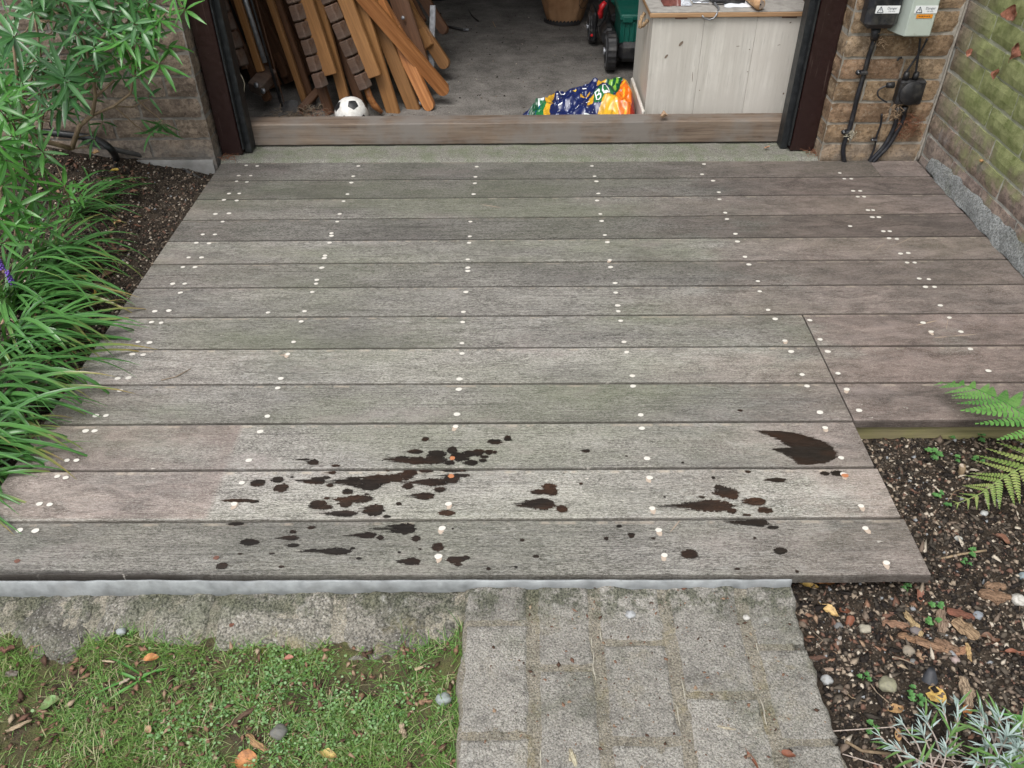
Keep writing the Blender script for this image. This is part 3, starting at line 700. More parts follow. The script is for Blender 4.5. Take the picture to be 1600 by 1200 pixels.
# ------------------------------------------------------------------ brick walls
BRV = []
def brick_meshes(mat):
    out = []
    for k in range(5):
        rr = random.Random(k+11); V = []; F = []
        L, H, D = .215, .065, .09; nx, nzz = 6, 3
        # face grid in local x,z at y=0 (front), with worn arris
        for j in range(nzz+1):
            for i in range(nx+1):
                s_, t = i/nx, j/nzz; edge = i in (0, nx) or j in (0, nzz)
                x = L*(s_-.5)+(rr.uniform(-.0022, .0022) if edge else 0); z = H*(t-.5)+(rr.uniform(-.0018, .0018) if edge else 0)
                V.append((x, (.0035 if edge else 0)+rr.uniform(-.0009, .0009), z))
        for j in range(nzz):
            for i in range(nx): a = j*(nx+1)+i; F.append((a, a+1, a+nx+2, a+nx+1))
        rim = list(range(nx+1))+[j*(nx+1)+nx for j in range(1, nzz+1)]+[nzz*(nx+1)+i for i in range(nx-1, -1, -1)]+[j*(nx+1) for j in range(nzz-1, 0, -1)]
        b = len(V); V += [(V[q][0], D, V[q][2]) for q in rim]
        for q in range(len(rim)): q2 = (q+1) % len(rim); F.append((rim[q2], rim[q], b+q, b+q2))
        F.append(tuple(b+q for q in range(len(rim))))
        me = bpy.data.meshes.new('brick'); me.from_pydata(V, [], F); me.materials.append(mat); out.append(me)
    return out
def wall(label, org, ang, length, thick, z0, htop, mat, mmat, shift, wallh, cut_left=0.0, seed=0, offs=.010, mort_in=.005, ends=(0, 0)):
    """face runs along local +x from org; local -y points out"""
    t = thing('brick_wall', label, 'brick wall', org); t.rotation_euler = (0, 0, ang)
    mb = MB(); nx, nzz = int(length/.02), int((htop-z0)/.0125); V = []; F = []
    for j in range(nzz+1):
        for i in range(nx+1):
            x = length*i/nx; z = z0+(htop-z0)*j/nzz
            V.append((x, mort_in*(0 if i in (0, nx) else 1)+(nz(x+seed, z, 1, 60)*.0022), z))
    for j in range(nzz):
        for i in range(nx): a = j*(nx+1)+i; F.append((a, a+1, a+nx+2, a+nx+1))
    mk('mortar', V, F, mmat, t)
    MB().box((.001, mort_in+.004, z0), (length-.001, thick, wallh)).build('wall_core', mmat, t)
    ms = brick_meshes(mat); rr = random.Random(seed); nc = int((htop-z0)/.075)
    for c_ in range(nc):
        z = z0+.075*c_+.0375; x = -shift[c_ % len(shift)]
        while x < length-.01:
            a = max(x+.005, ends[0]); b = min(x+.220, length-ends[1])
            if length-ends[1]-b < .045: b = length-ends[1]
            if b-a > .03:
                sx = (b-a)/.215
                link('brick', ms[rr.randrange(5)], t, ((a+b)/2, -.0015+rr.uniform(-.002, .0015), z+rr.uniform(-.0015, .0015)), (0, 0, rr.uniform(-.004, .004)), (sx, 1, 1))
            x += .225
    # plain upper courses, above what one can see from the garden
    nx2 = max(1, int(length/.225)); mb = MB(); c_ = nc
    while z0+.075*(c_+1) < wallh:
        x = -shift[c_ % len(shift)]
        while x < length-.01:
            a = max(x+.005, 0); b = min(x+.22, length)
            if b-a > .03: mb.box((a, 0, z0+.075*c_+.005), (b, .05, z0+.075*c_+.070))
            x += .225
        c_ += 1
    mb.build('upper_courses', mat, t, kind='stuff')
    return t
# right pier beside the door: face at y = 1.885
xa = 2.908
wall('brown brick pier between the garage door and the mossy side wall, carrying the meter boxes', (xa, 1.885, 0), 0, 3.268-xa, .10, -.012-.0, .74, m_brick, m_mortar, [.012, .125], 2.6, seed=3)
# its reveal, seen beside the post
wall('narrow brick reveal behind the right door post', (xa+.0, 1.985+.9, 0), -math.pi/2, .99, .05, -.012, .70, m_brick, m_mortar, [.10, .0], 2.3, seed=8)
wall('grey brown brick wall left of the garage door, half hidden by the shrub', (-1.6, 1.90, 0), 0, PY(322, 190, 1.90)[0]+1.6, .10, -.058, .70, m_brickL, m_mortarL, [.08, .1925], 2.6, seed=5)
wall('tall side wall of bricks green with algae on the right', (3.276, 1.90, 0), -math.pi/2, 1.95, .10, -.052, .86, m_brickS, m_mortarS, [.10, .2125, .13, .02], 2.4, seed=9)
# cement fillet at foot of the side wall
V = []; F = []; n = 90
for i in range(n+1):
    y = 1.80-1.85*i/n; s_ = min(1, i/10)
    for k, (o, z) in enumerate(((-.016, .002), (-.015, .012), (-.010, .034), (-.006, .052), (.002, .064))):
        V.append((3.276+o*(.6+.4*s_)+nz(o*9, y, z*9, 24)*.006-.002, y, z*(.75+.35*s_)+nz(y, z*7, 3, 16)*.007))
for i in range(n):
    for k in range(4): a = i*5+k; F.append((a, a+1, a+6, a+5))
m_fil = stone_mat('rough_render', (.17, .18, .175), (.42, .44, .44), .15, .6, .4, 1.0, 0.0)
tag(mk('cement_haunching', V, F, m_fil, None, True), 'rough grey cement band along the foot of the mossy side wall', 'mortar')
# corner crack filler
V = []
mb = MB(); mb.tube([(3.268+nz(z, 1, 1, 9)*.003, 1.882, z) for z in np.linspace(0, .75, 40)], .0045, 6); tag(mb.build('corner_pointing', m_mortar, None, True), 'thin raised line of mortar up the inner corner of the two brick walls', 'mortar')
# plinth of left wall
V, F = grid(0, 1, 0, 1, 60, 8, lambda a, b: 0); xl = PY(326, 225, 1.90)[0]
V = [(-1.2+(xl+1.2+.003)*a, 1.889+nz(a*20, b*2, 2)*.003+(.006 if b > .99 else 0), -.07+.085*b) for a, b, _ in V]
tag(mk('rendered_plinth', V, F, simple('grey_render', (.27, .265, .255), .95, .25, 14, .2, dirt=(.13, .12, .10)), None, True), 'smooth grey rendered plinth at the foot of the left brick wall', 'plinth')

# ------------------------------------------------------------------ garage interior shell
GAR = thing('garage', 'dim garage interior behind the open doorway', 'garage', (1.8, 4, 0))
def gbox(n, a, b): return MB().box((a[0]-1.8, a[1]-4, a[2]), (b[0]-1.8, b[1]-4, b[2])).build(n, m_darkwall, GAR)
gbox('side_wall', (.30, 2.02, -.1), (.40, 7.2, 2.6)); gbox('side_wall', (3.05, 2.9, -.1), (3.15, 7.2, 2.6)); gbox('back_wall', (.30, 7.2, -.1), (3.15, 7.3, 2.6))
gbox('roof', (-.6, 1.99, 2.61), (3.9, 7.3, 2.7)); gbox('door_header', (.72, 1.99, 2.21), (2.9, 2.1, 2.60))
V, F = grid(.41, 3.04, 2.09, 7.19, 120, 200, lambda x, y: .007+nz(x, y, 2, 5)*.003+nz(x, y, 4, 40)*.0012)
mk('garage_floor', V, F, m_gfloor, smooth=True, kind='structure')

print('garage things')
# ================================================================== THINGS IN THE DOORWAY
FZ = .012
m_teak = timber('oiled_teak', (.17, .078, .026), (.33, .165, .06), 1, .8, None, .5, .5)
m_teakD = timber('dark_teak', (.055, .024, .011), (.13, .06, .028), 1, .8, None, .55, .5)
m_teakO = timber('orange_teak', (.25, .09, .025), (.46, .20, .07), 1, .9, None, .45, .5, 1.4)
m_slat = timber('weathered_slat_end', (.06, .032, .022), (.17, .10, .066), 0, 1.2, (.14, .11, .09), .75)
m_galv = simple('galvanised_steel', (.30, .31, .33), .45, .3, 60, .5, .6, dirt=(.12, .11, .10), dirtamt=.3)
def bmesh_obj(name, p0, p1, w, t, nrm, mat, parent, bev=.003, rnd_end=False, org=None):
    """one length of timber as an own object, its long axis along local y"""
    p0 = Vector(p0); p1 = Vector(p1); ax = p1-p0; L = ax.length; ax.normalize(); n = Vector(nrm); n = (n-ax*n.dot(ax)).normalized(); s_ = ax.cross(n)
    V, F = bevbox(w, L, t, bev)
    if rnd_end:
        V = []; F = []; pr = []
        for k in range(9):
            a = math.pi+math.pi*k/8; pr.append((w/2*math.cos(a), -L/2+w/2+w/2*math.sin(a)))
        pr += [(w/2, L/2), (-w/2, L/2)]; m_ = len(pr)
        V = [(a, b, -t/2) for a, b in pr]+[(a, b, t/2-.0) for a, b in pr]
        F = [(k, (k+1) % m_, m_+(k+1) % m_, m_+k) for k in range(m_)]+[tuple(range(m_))[::-1], tuple(range(m_, 2*m_))]
    o = mk(name, V, F, mat, parent)
    M4 = Matrix.Identity(4); c = (p0+p1)/2
    for i in range(3): M4[i][0] = s_[i]; M4[i][1] = ax[i]; M4[i][2] = n[i]; M4[i][3] = c[i]
    if parent is not None: M4 = Matrix.Translation(-parent.location) @ M4
    o.matrix_local = M4
    return o
def leanbar(name, ub, vb, ut, vt, wpx, mat, parent, lean=.06, ext=2.3, Yb=None, t=.022, rnd_end=False, yoff=0.0, nrm=(-.25, -1, .25), lift=0.0):
    """a bar whose foot and upper visible point are measured; it goes on above the frame"""
    b = P(ub, vb, FZ+.004) if Yb is None else PY(ub, vb, Yb)
    b = PY(ub, vb, b[1]+yoff); top = PY(ut, vt, b[1]+lean)
    b, top = Vector(b), Vector(top); d_ = top-b; end = b+d_*ext
    w = wpx/(F_PX/((b-Vector(CAM)).length))
    return bmesh_obj(name, b, end, w, t, nrm, mat, parent, rnd_end=rnd_end)
def slats(parent, ub, vb, ut, vt, n, wpx, Y, mat=None, lean=.05):
    """row of seat slat ends seen edge-on"""
    b = Vector(PY(ub, vb, Y)); tp = Vector(PY(ut, vt, Y+lean)); d_ = (tp-b)/n
    w = wpx/(F_PX/((b-Vector(CAM)).length))
    for k in range(int(n*1.9)):
        p0 = b+d_*(k+.04); p1 = b+d_*(k+.94)
        ax = Vector((rnd.uniform(-.001, .001), rnd.uniform(-.002, .002), 0))
        c0 = p0+ax; c1 = p1+ax
        bmesh_obj('seat_slat', c0, c1, w, .05, (-.4, -1, .1), mat or m_slat, parent, .004)
def chair(label, x, y): return thing('folded_garden_chair', label, 'garden chair', (x, y, FZ), 'folded wooden garden chairs leaning in the garage')
ch = chair('folded slatted wooden garden chair leaning left of the football, second pale one from the left', 1.05, 2.35)
slats(ch, 504, 137, 459, 0, 5.2, 13, 2.34)
leanbar('side_rail', 517, 117, 478, 0, 21, m_teak, ch, .05, 2.1, Yb=2.36)
leanbar('leg', 540, 158, 497, 0, 15, m_teak, ch, .05, 2.2, Yb=2.40)
leanbar('leg', 566, 168, 507, 0, 13, m_teakD, ch, .06, 2.2, Yb=2.44)
leanbar('foot', 516, 178, 500, 130, 13, m_teakD, ch, .03, 1, Yb=2.36, rnd_end=True)
ch = chair('folded slatted wooden garden chair leaning just right of the football', 1.15, 2.33)
slats(ch, 573, 139, 513, 0, 5.2, 14, 2.33)
leanbar('side_rail', 586, 120, 540, 0, 21, m_teak, ch, .05, 2.1, Yb=2.35)
leanbar('leg', 616, 180, 560, 0, 20, m_teak, ch, .06, 2.2, Yb=2.38)
leanbar('leg', 648, 174, 577, 0, 20, m_teak, ch, .07, 2.2, Yb=2.42)
p0, p1, p2 = PY(573, 138, 2.34), PY(585, 165, 2.34), PY(597, 176, 2.34)
MB().tube([Vector(q)-Vector((1.15, 2.33, FZ)) for q in (p0, (Vector(p0)+Vector(p1))/2+Vector((-.004, 0, -.002)), p1, p2)], [.013, .014, .015, .008], 10).build('arm_end', m_teakO, ch, True)
ch = chair('folded garden chair with long grainy orange legs crossing near the tin', 1.4, 2.5)
leanbar('leg', 674, 172, 618, 55, 17, m_teakO, ch, .08, 3.0, t=.024, rnd_end=True, Yb=2.40)
leanbar('arm', 698, 146, 572, 0, 19, m_teakO, ch, -.05, 1.6, t=.024, rnd_end=True, Yb=2.46)
leanbar('frame_rail', 663, 120, 624, 0, 27, m_teakD, ch, .10, 2.0, Yb=2.55)
MB().disc(Vector(PY(630, 28, 2.60))-Vector((1.4, 2.5, FZ)), (-.2, -1, .3), .0075, .004).build('bolt', m_galv, ch, True)
leanbar('frame_rail', 645, 90, 594, 0, 15, m_teakO, ch, .08, 2.0, Yb=2.52)
ch = chair('folded garden chair with a notched rail furthest right in the stack', 1.5, 2.75)
leanbar('rail', 699, 106, 628, 0, 17, m_teak, ch, .12, 1.9, t=.024, rnd_end=True, Yb=2.74)
leanbar('rail', 668, 76, 640, 20, 22, m_teak, ch, .1, 2.6, Yb=2.76)
leanbar('rail', 697, 52, 664, 0, 14, m_teakD, ch, .1, 2.4, t=.022, rnd_end=True, Yb=2.95)
leanbar('rail', 660, 36, 640, 0, 15, m_teakD, ch, .1, 2.4, Yb=2.92)
leanbar('metal_strut', 673, 138, 676, 20, 9, m_galv, ch, .12, 1.1, Yb=2.72, t=.006)
leanbar('metal_strut', 606, 95, 618, 50, 6, m_galv, ch, .12, 1.1, Yb=2.66, t=.006)
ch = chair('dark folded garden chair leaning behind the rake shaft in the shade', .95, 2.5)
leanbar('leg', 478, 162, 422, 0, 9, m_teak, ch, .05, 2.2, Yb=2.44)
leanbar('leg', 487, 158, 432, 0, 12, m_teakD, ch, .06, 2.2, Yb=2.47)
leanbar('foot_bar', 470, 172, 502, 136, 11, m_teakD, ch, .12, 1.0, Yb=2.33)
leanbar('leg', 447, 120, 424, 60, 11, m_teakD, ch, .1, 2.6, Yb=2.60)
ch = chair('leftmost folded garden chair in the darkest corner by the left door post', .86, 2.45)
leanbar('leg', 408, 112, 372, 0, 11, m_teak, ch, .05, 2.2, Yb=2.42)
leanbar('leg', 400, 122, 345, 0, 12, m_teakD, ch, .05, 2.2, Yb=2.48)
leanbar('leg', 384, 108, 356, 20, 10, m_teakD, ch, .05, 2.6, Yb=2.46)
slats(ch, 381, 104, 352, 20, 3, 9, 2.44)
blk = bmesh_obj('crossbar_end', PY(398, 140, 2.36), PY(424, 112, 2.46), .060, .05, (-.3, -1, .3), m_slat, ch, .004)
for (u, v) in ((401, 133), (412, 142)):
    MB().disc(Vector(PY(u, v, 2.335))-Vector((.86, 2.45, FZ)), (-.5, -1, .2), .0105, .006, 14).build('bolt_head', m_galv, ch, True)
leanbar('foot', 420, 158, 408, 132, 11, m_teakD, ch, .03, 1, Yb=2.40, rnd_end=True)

ch = chair('added dark chair frames filling the gaps behind the rake and football', 1.0, 2.75)
for k in range(10):  # added back row, dark so the gaps between the chairs read as black
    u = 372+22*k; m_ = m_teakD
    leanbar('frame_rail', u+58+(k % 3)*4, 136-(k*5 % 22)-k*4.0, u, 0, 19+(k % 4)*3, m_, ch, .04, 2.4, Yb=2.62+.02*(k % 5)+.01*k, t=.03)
tb = thing('steel_pipe', 'pale grey metal tube leaning among the dark chairs on the left', 'pipe', tuple(PY(414, 98, 2.40)))
q0 = Vector(PY(414, 98, 2.40)); q1 = Vector(PY(383, 0, 2.44)); MB().tube([Vector((0, 0, 0)), (q1-q0)*2.2], .010, 12).build('tube', m_galv, tb, True)
# spring rake
rk = thing('garden_rake', 'black garden rake with curved wire tines just behind the threshold on the left', 'rake', tuple(P(442, 174, FZ)))
o0 = Vector(rk.location); q1 = Vector(PY(392, 0, 2.45))-o0
MB().tube([Vector((0, 0, .02)), q1*2.0], .0055, 8).build('shaft', m_black, rk, True)
for k in range(11):
    t = k/10; a = Vector(PY(441+t*3, 172-t*14, 2.17+t*.03))-o0; pts = []
    for j in range(6):
        s_ = j/5; q = Vector(PY(441+22*s_+t*3, 176-16*t-3.2*math.sin(s_*3.0), 2.17+t*.03))-o0; pts.append(q)
    MB().tube(pts, .0016, 5).build('tine', m_black, rk)
pts = [Vector(PY(u, v, 2.12))-o0 for u, v in ((438, 177), (442, 181), (448, 184), (455, 186))]
pts = [Vector((q.x, 2.09-o0.y, .100-o0.z+.004*i)) for i, q in enumerate(pts)]
MB().tube(pts, .0016, 5).build('tine', m_black, rk)
sh = thing('tool_shaft', 'thin reddish brown tool shaft leaning beside the rake', 'tool handle', tuple(PY(446, 168, 2.42)))
q0 = Vector(sh.location); q1 = Vector(PY(404, 15, 2.46)); MB().tube([Vector((0, 0, 0)), (q1-q0)*2], .0022, 6).build('shaft', m_teakD, sh)
wc = MB().tube([PY(u, v, 2.20) for u, v in ((364, 99), (369, 106), (378, 120), (382, 130), (381, 145), (377, 160), (376, 172))], .0022, 6)
m_cable = simple('cream_cable', (.55, .50, .38), .5, .2, 60); tag(wc.build('cable', m_cable, None, True), 'thin cream cable hanging beside the left door post', 'cable')
debris('leaf_debris', 'heap of dead leaves and grass behind the threshold in the left corner', 'debris', .93, 2.22, FZ+.035, .13, 420, m_twig, 12, .04)
debris('dry_leaf_bits', 'loose brown leaf bits on the garage floor beside the rake', 'debris', 1.02, 2.22, FZ+.035, .10, 160, m_rust, 13, .02)

# ---- football
def football():
    c = Vector(PY(549, 174, 2.176)); r = .065; c.z = FZ+r+.001
    t = thing('football', 'small dirty white football with black pentagons behind the threshold beam', 'ball', tuple(c))
    phi = (1+5**.5)/2; ic = []
    for a in (-1, 1):
        for b in (-phi, phi): ic += [(0, a, b), (a, b, 0), (b, 0, a)]
    rot = Matrix.Rotation(.55, 3, 'X') @ Matrix.Rotation(.35, 3, 'Z') @ Matrix.Rotation(.5, 3, 'Y')
    ic = [(rot @ Vector(q)).normalized() for q in ic]
    tgt = (Vector(PY(552, 158, c.y-.05))-c).normalized(); k = min(ic, key=lambda q: (q-tgt).length); rq = k.rotation_difference(tgt).to_matrix(); ic = [rq @ q for q in ic]
    # seams: for each direction, distance to the boundary between nearest truncated-icosahedron panel centres
    cen = [(q, 0) for q in ic]
    for i in range(12):
        for j in range(i+1, 12):
            for l in range(j+1, 12):
                if max((ic[i]-ic[j]).length, (ic[j]-ic[l]).length, (ic[i]-ic[l]).length) < 1.1: cen.append(((ic[i]+ic[j]+ic[l]).normalized(), 1))
    C = np.array([tuple(q) for q, _ in cen]); kind = np.array([b for _, b in cen]); wgt = np.where(kind == 0, math.cos(.3648), math.cos(.4124)); wgt = np.where(kind == 0, .9341, .9153)
    V = []; F = []; nu, nv = 96, 60; cl = []
    for j in range(nv+1):
        for i in range(nu):
            th = math.pi*j/nv; ph = 2*math.pi*i/nu; d_ = np.array((math.sin(th)*math.cos(ph), math.sin(th)*math.sin(ph), math.cos(th)))
            s_ = C@d_/wgt; o = np.sort(s_)[::-1]; gap = o[0]-o[1]; rr_ = r*(1-.018*max(0, 1-gap/.03)); V.append(tuple(d_*rr_))
            cl.append(kind[int(np.argmax(s_))])
    F = [(j*nu+i, (j+1)*nu+i, (j+1)*nu+(i+1) % nu, j*nu+(i+1) % nu) for j in range(nv) for i in range(nu)]
    body = mk('white_panels', V, F, simple('scuffed_white_leather', (.72, .71, .68), .5, .12, 60, .4, dirt=(.35, .31, .25), dirtamt=.5), t, True)
    mb_ = simple('black_panel_leather', (.02, .02, .022), .45, .4, 60, dirt=(.2, .19, .17), dirtamt=.4)
    for q in ic:
        nb = sorted([w for w in ic if w is not q], key=lambda w: (w-q).length)[:5]
        a0 = (nb[0]-q*nb[0].dot(q)).normalized(); b0 = q.cross(a0); V = [tuple(q*r*1.008)]; m_ = 0
        ang = sorted([math.atan2(w.dot(b0), w.dot(a0)) for w in nb])
        cr = []
        for k in range(5):
            an = ang[k]+(((ang[(k+1) % 5]-ang[k]) % (2*math.pi))/2); cr.append((a0*math.cos(an)+b0*math.sin(an)))
        ring = []
        for k in range(5):
            for s_ in range(4):
                f = s_/4; ring.append((q*math.cos(.335)+(cr[k]*(1-f)+cr[(k+1) % 5]*f)*math.sin(.335)).normalized()*r*1.006)
        n = len(ring); F = [(0, 1+k, 1+(k+1) % n) for k in range(n)]; V = [tuple(q*r*1.006)]
        for f in (.34, .67, 1.0):
            V += [tuple((q*(1-f)+w.normalized()*f).normalized()*r*(1.006 if f < 1 else 1.004)) for w in ring]
        for l in range(2):
            for k in range(n): F.append((1+l*n+k, 1+(l+1)*n+k, 1+(l+1)*n+(k+1) % n, 1+l*n+(k+1) % n))
        mk('black_panel', V, F, mb_, t, True)
football()

# ---- text
def text_mesh(txt, size):
    cu = bpy.data.curves.new('t', 'FONT'); cu.body = txt; cu.size = size; cu.align_x = 'CENTER'; cu.align_y = 'CENTER'; cu.resolution_u = 2
    ob = bpy.data.objects.new('t', cu); COL.objects.link(ob); dg = bpy.context.evaluated_depsgraph_get(); dg.update()
    me = ob.evaluated_get(dg).to_mesh(); V = [tuple(q.co) for q in me.vertices]; F = [tuple(p_.vertices) for p_ in me.polygons]
    bpy.data.objects.remove(ob); bpy.data.curves.remove(cu); return V, F

# ---- crumpled compost bag
m_bag = MT('printed_bag_plastic'); c = m_bag.gattr('print'); m_bag = m_bag.fin(c, .28, None, spec=.5)
m_wprint = simple('white_print', (.85, .86, .86), .35, .05); m_yprint = simple('yellow_print', (.75, .50, .06), .35, .05)
bx0, bx1, by0, by1 = PY(817, 178, 2.20)[0], PY(993, 178, 2.24)[0], 2.135, 2.50
def bag_h(s_, t):
    L = .056+.065*min(1, max(0, (s_-.28)/.45)); L = L*(.55+.45*math.sin(math.pi*min(1, max(.04, s_*.96+.04)))) if s_ < .12 else L
    env = max(0, math.sin(math.pi*(t*.96+.03)))**.55*max(0, 1-max(0, (s_-.90)/.10)**2)**.5*min(1, (s_/.10+.05))**.7
    x, y = s_*4.2, t*2.2; wr = nz(x, y, 2, 2.0)*.016+nz(x*1.2+y, y-x*.5, 5, 3.4)*.012
    wr += -abs(nz(x*.7+y*.5, y*1.4-x*.3, 9, 1.25))*.060+.018-abs(nz(x, y*1.6, 4, 3.1))*.012+.003
    return max(.0, (L+wr)*env)
def in_p(poly, x, y):
    r_ = False; j = len(poly)-1
    for i in range(len(poly)):
        if ((poly[i][1] > y) != (poly[j][1] > y)) and (x < (poly[j][0]-poly[i][0])*(y-poly[i][1])/(poly[j][1]-poly[i][1])+poly[i][0]): r_ = not r_
        j = i
    return r_
NAVY, GRN, DGR, YEL, ORG, RED, SKY, WHT, LIM = (.012, .02, .09), (.02, .16, .05), (.008, .07, .03), (.68, .38, .03), (.75, .16, .015), (.28, .02, .01), (.02, .30, .75), (.75, .82, .80), (.20, .42, .05)
zones = [([(0, 0), (.10, 0), (.12, .3), (.16, .55), (.05, .5)], SKY), ([(.05, .45), (.12, .35), (.24, .9), (.14, .95)], DGR), ([(.13, .45), (.18, .45), (.27, .95), (.2, 1)], WHT),
         ([(.09, 0), (.20, 0), (.22, .5), (.16, .55)], GRN), ([(.20, .45), (.26, .4), (.30, 1), (.25, 1)], YEL), ([(.18, 0), (.23, 0), (.25, .4), (.2, .4)], YEL),
         ([(.50, .75), (.62, .7), (.63, 1), (.5, 1)], GRN), ([(.62, .22), (.80, .22), (.80, .38), (.62, .40)], GRN), ([(.57, .26), (.61, .22), (.62, .36), (.58, .36)], YEL), ([(.50, .42), (.60, .44), (.60, .48), (.50, .47)], YEL),
         ([(.66, .48), (.72, .44), (.80, .9), (.74, .95)], YEL), ([(.72, .42), (.84, .35), (.96, 1), (.80, 1)], DGR), ([(.74, .50), (.765, .46), (.85, .9), (.83, .92)], LIM), ([(.79, .42), (.815, .40), (.90, .88), (.88, .9)], LIM),
         ([(.62, 0), (.82, 0), (.84, .32), (.70, .25)], YEL), ([(.82, 0), (1, 0), (1, .6), (.90, .62), (.82, .32)], ORG), ([(.90, .62), (1, .5), (1, 1), (.95, 1)], YEL), ([(.93, 0), (1, 0), (1, .45), (.97, .4)], RED), ([(.52, 0), (.62, 0), (.62, .10), (.53, .1)], WHT)]
nx, ny = 200, 110; V = []; CL = []
for j in range(ny+1):
    for i in range(nx+1):
        s_, t = i/nx, j/ny
        x = bx0+(bx1-bx0)*s_+nz(s_*5, t*3, 7)*.006; y = by0+(by1-by0)*t+max(0, .35-s_)*.10*0+nz(s_*6, t*4, 3)*.008
        y = y if s_ > .3 else by0+(y-by0)*(.55+1.5*s_)
        V.append((x-bx0, y-by0, bag_h(s_, t)))
        k = NAVY; ss, tt = s_+nz(s_*9, t*6, 1)*.02, t+nz(s_*8, t*5, 4)*.03
        for poly, cc in zones:
            if in_p(poly, ss, tt): k = cc
        if k == ORG or k == YEL and s_ > .62 and t < .5:
            q = nz(s_*40-t*12, t*9, 3); k = tuple(a*(1+.6*q)+(b*.0) for a, b in zip(k, RED)) if q < .1 else (.8, .42, .03) if q > .25 else k
        if k == NAVY and nz(s_*70, t*50, 6) > .50: k = (.4, .45, .6)
        CL.append((*k, 1))
F = [(j*(nx+1)+i, j*(nx+1)+i+1, (j+1)*(nx+1)+i+1, (j+1)*(nx+1)+i) for j in range(ny) for i in range(nx)]
BAG = thing('compost_bag', 'crumpled glossy plastic compost bag printed navy, green, yellow and orange', 'bag', (bx0, by0, FZ))
bo = mk('printed_sack', V, F, m_bag, BAG, True)
ca = bo.data.color_attributes.new('print', 'FLOAT_COLOR', 'POINT'); ca.data.foreach_set('color', np.array(CL, dtype=np.float32).ravel())
for (txt, s_, t, sz, an, mm) in (('BO', .70, .30, .046, .1, m_wprint), ('GIC', .57, .84, .030, .25, m_wprint), ('1-', .33, .50, .034, .5, m_wprint), ('C', .36, .74, .034, .3, m_wprint), ('U', .46, .52, .030, .3, m_yprint)):
    TV, TF = text_mesh(txt, sz); W_ = []; ca_, sa_ = math.cos(an), math.sin(an)
    for (a, b, _) in TV:
        b *= 1.5; x = a*ca_-b*sa_+(bx1-bx0)*s_; y = a*sa_+b*ca_+(by1-by0)*t
        W_.append((x, y, bag_h(x/(bx1-bx0), y/(by1-by0))+.004))
    mk('printed_lettering', W_, TF, mm, BAG)
for k in range(26):   # lines of small print, too small to read
    s_ = rnd.choice([.30, .40, .48, .56, .80, .86])+rnd.uniform(-.03, .03); t = rnd.uniform(.15, .9); x = (bx1-bx0)*s_; y = (by1-by0)*t
    q = .0025; L = rnd.uniform(.006, .016); pts = []
    for (a, b) in ((0, 0), (L, q*.6), (L, q*2.2), (0, q*1.6)): pts.append((x+a, y+b, bag_h((x+a)/(bx1-bx0), (y+b)/(by1-by0))+.0022))
    mk('small_print', pts, [(0, 1, 2, 3)], m_wprint, BAG)

# ---- brown paper sack
M = MT('kraft_paper'); v = M.objc(); n = M.noise(v, 6, 6, .6); m_kraft = M.fin(M.mix(M.rng(n, .35, .65), (.22, .115, .055), (.36, .21, .11)), .75, M.noise(v, 9, 6, .65), .6, .02, .3)
sc_ = P(884, 46, FZ); SX, SY = sc_[0], sc_[1]+.16
SACK = thing('paper_sack', 'brown paper garden sack standing behind the lawn mower', 'paper bag', (SX, SY, FZ))
V = []; F = []; nu, nv = 64, 30
for j in range(nv+1):
    z = .62*j/nv; rr_ = .125*min(1, (.72+z*2.0))+.012*math.sin(z*9)
    for i in range(nu):
        a = 2*math.pi*i/nu; k = 1+.06*nz(math.cos(a)*2, math.sin(a)*2, z*3)+(.10*nz(math.cos(a)*5, math.sin(a)*5, z*14) if z < .16 else .03*nz(math.cos(a)*6, math.sin(a)*6, z*8))
        V.append((math.cos(a)*rr_*k*1.0, math.sin(a)*rr_*k*.85, z+.012*nz(math.cos(a)*3, math.sin(a)*3, 9) if j else z))
F = [(j*nu+i, j*nu+(i+1) % nu, (j+1)*nu+(i+1) % nu, (j+1)*nu+i) for j in range(nv) for i in range(nu)]+[tuple(range(nu))[::-1]]
mk('sack', V, F, m_kraft, SACK, True)
m_ink = simple('black_ink', (.02, .018, .018), .6, .1)
def on_sack(u, v):
    q = Vector(PY(u, v, SY-.128*.85)); d_ = Vector((q.x-SX, 0, q.z-FZ)); y = -math.sqrt(max(0, .127**2-d_.x**2))*.88-.006; return (d_.x, y, d_.z)
MB().tube([on_sack(u, v) for u, v in ((909, -6), (906, 2), (905, 8), (908, 14), (913, 15), (917, 11), (917, 6))], .0016, 5).build('ink_mark', m_ink, SACK)
MB().tube([on_sack(u, v) for u, v in ((912, -4), (911, 0), (913, 4), (916, 3), (917, 0), (915, -3))], .0016, 5).build('ink_mark', m_ink, SACK)
V = []; F = []
for k in range(40):
    a = math.pi*1.03+math.pi*.72*k/39
    for z in (.002, .022+.006*math.sin(k*2.1)): V.append((math.cos(a)*.113*1.0, math.sin(a)*.113*.87, z))
F = [(2*k, 2*k+2, 2*k+3, 2*k+1) for k in range(39)]
mk('black_printed_band', V, F, m_ink, SACK)
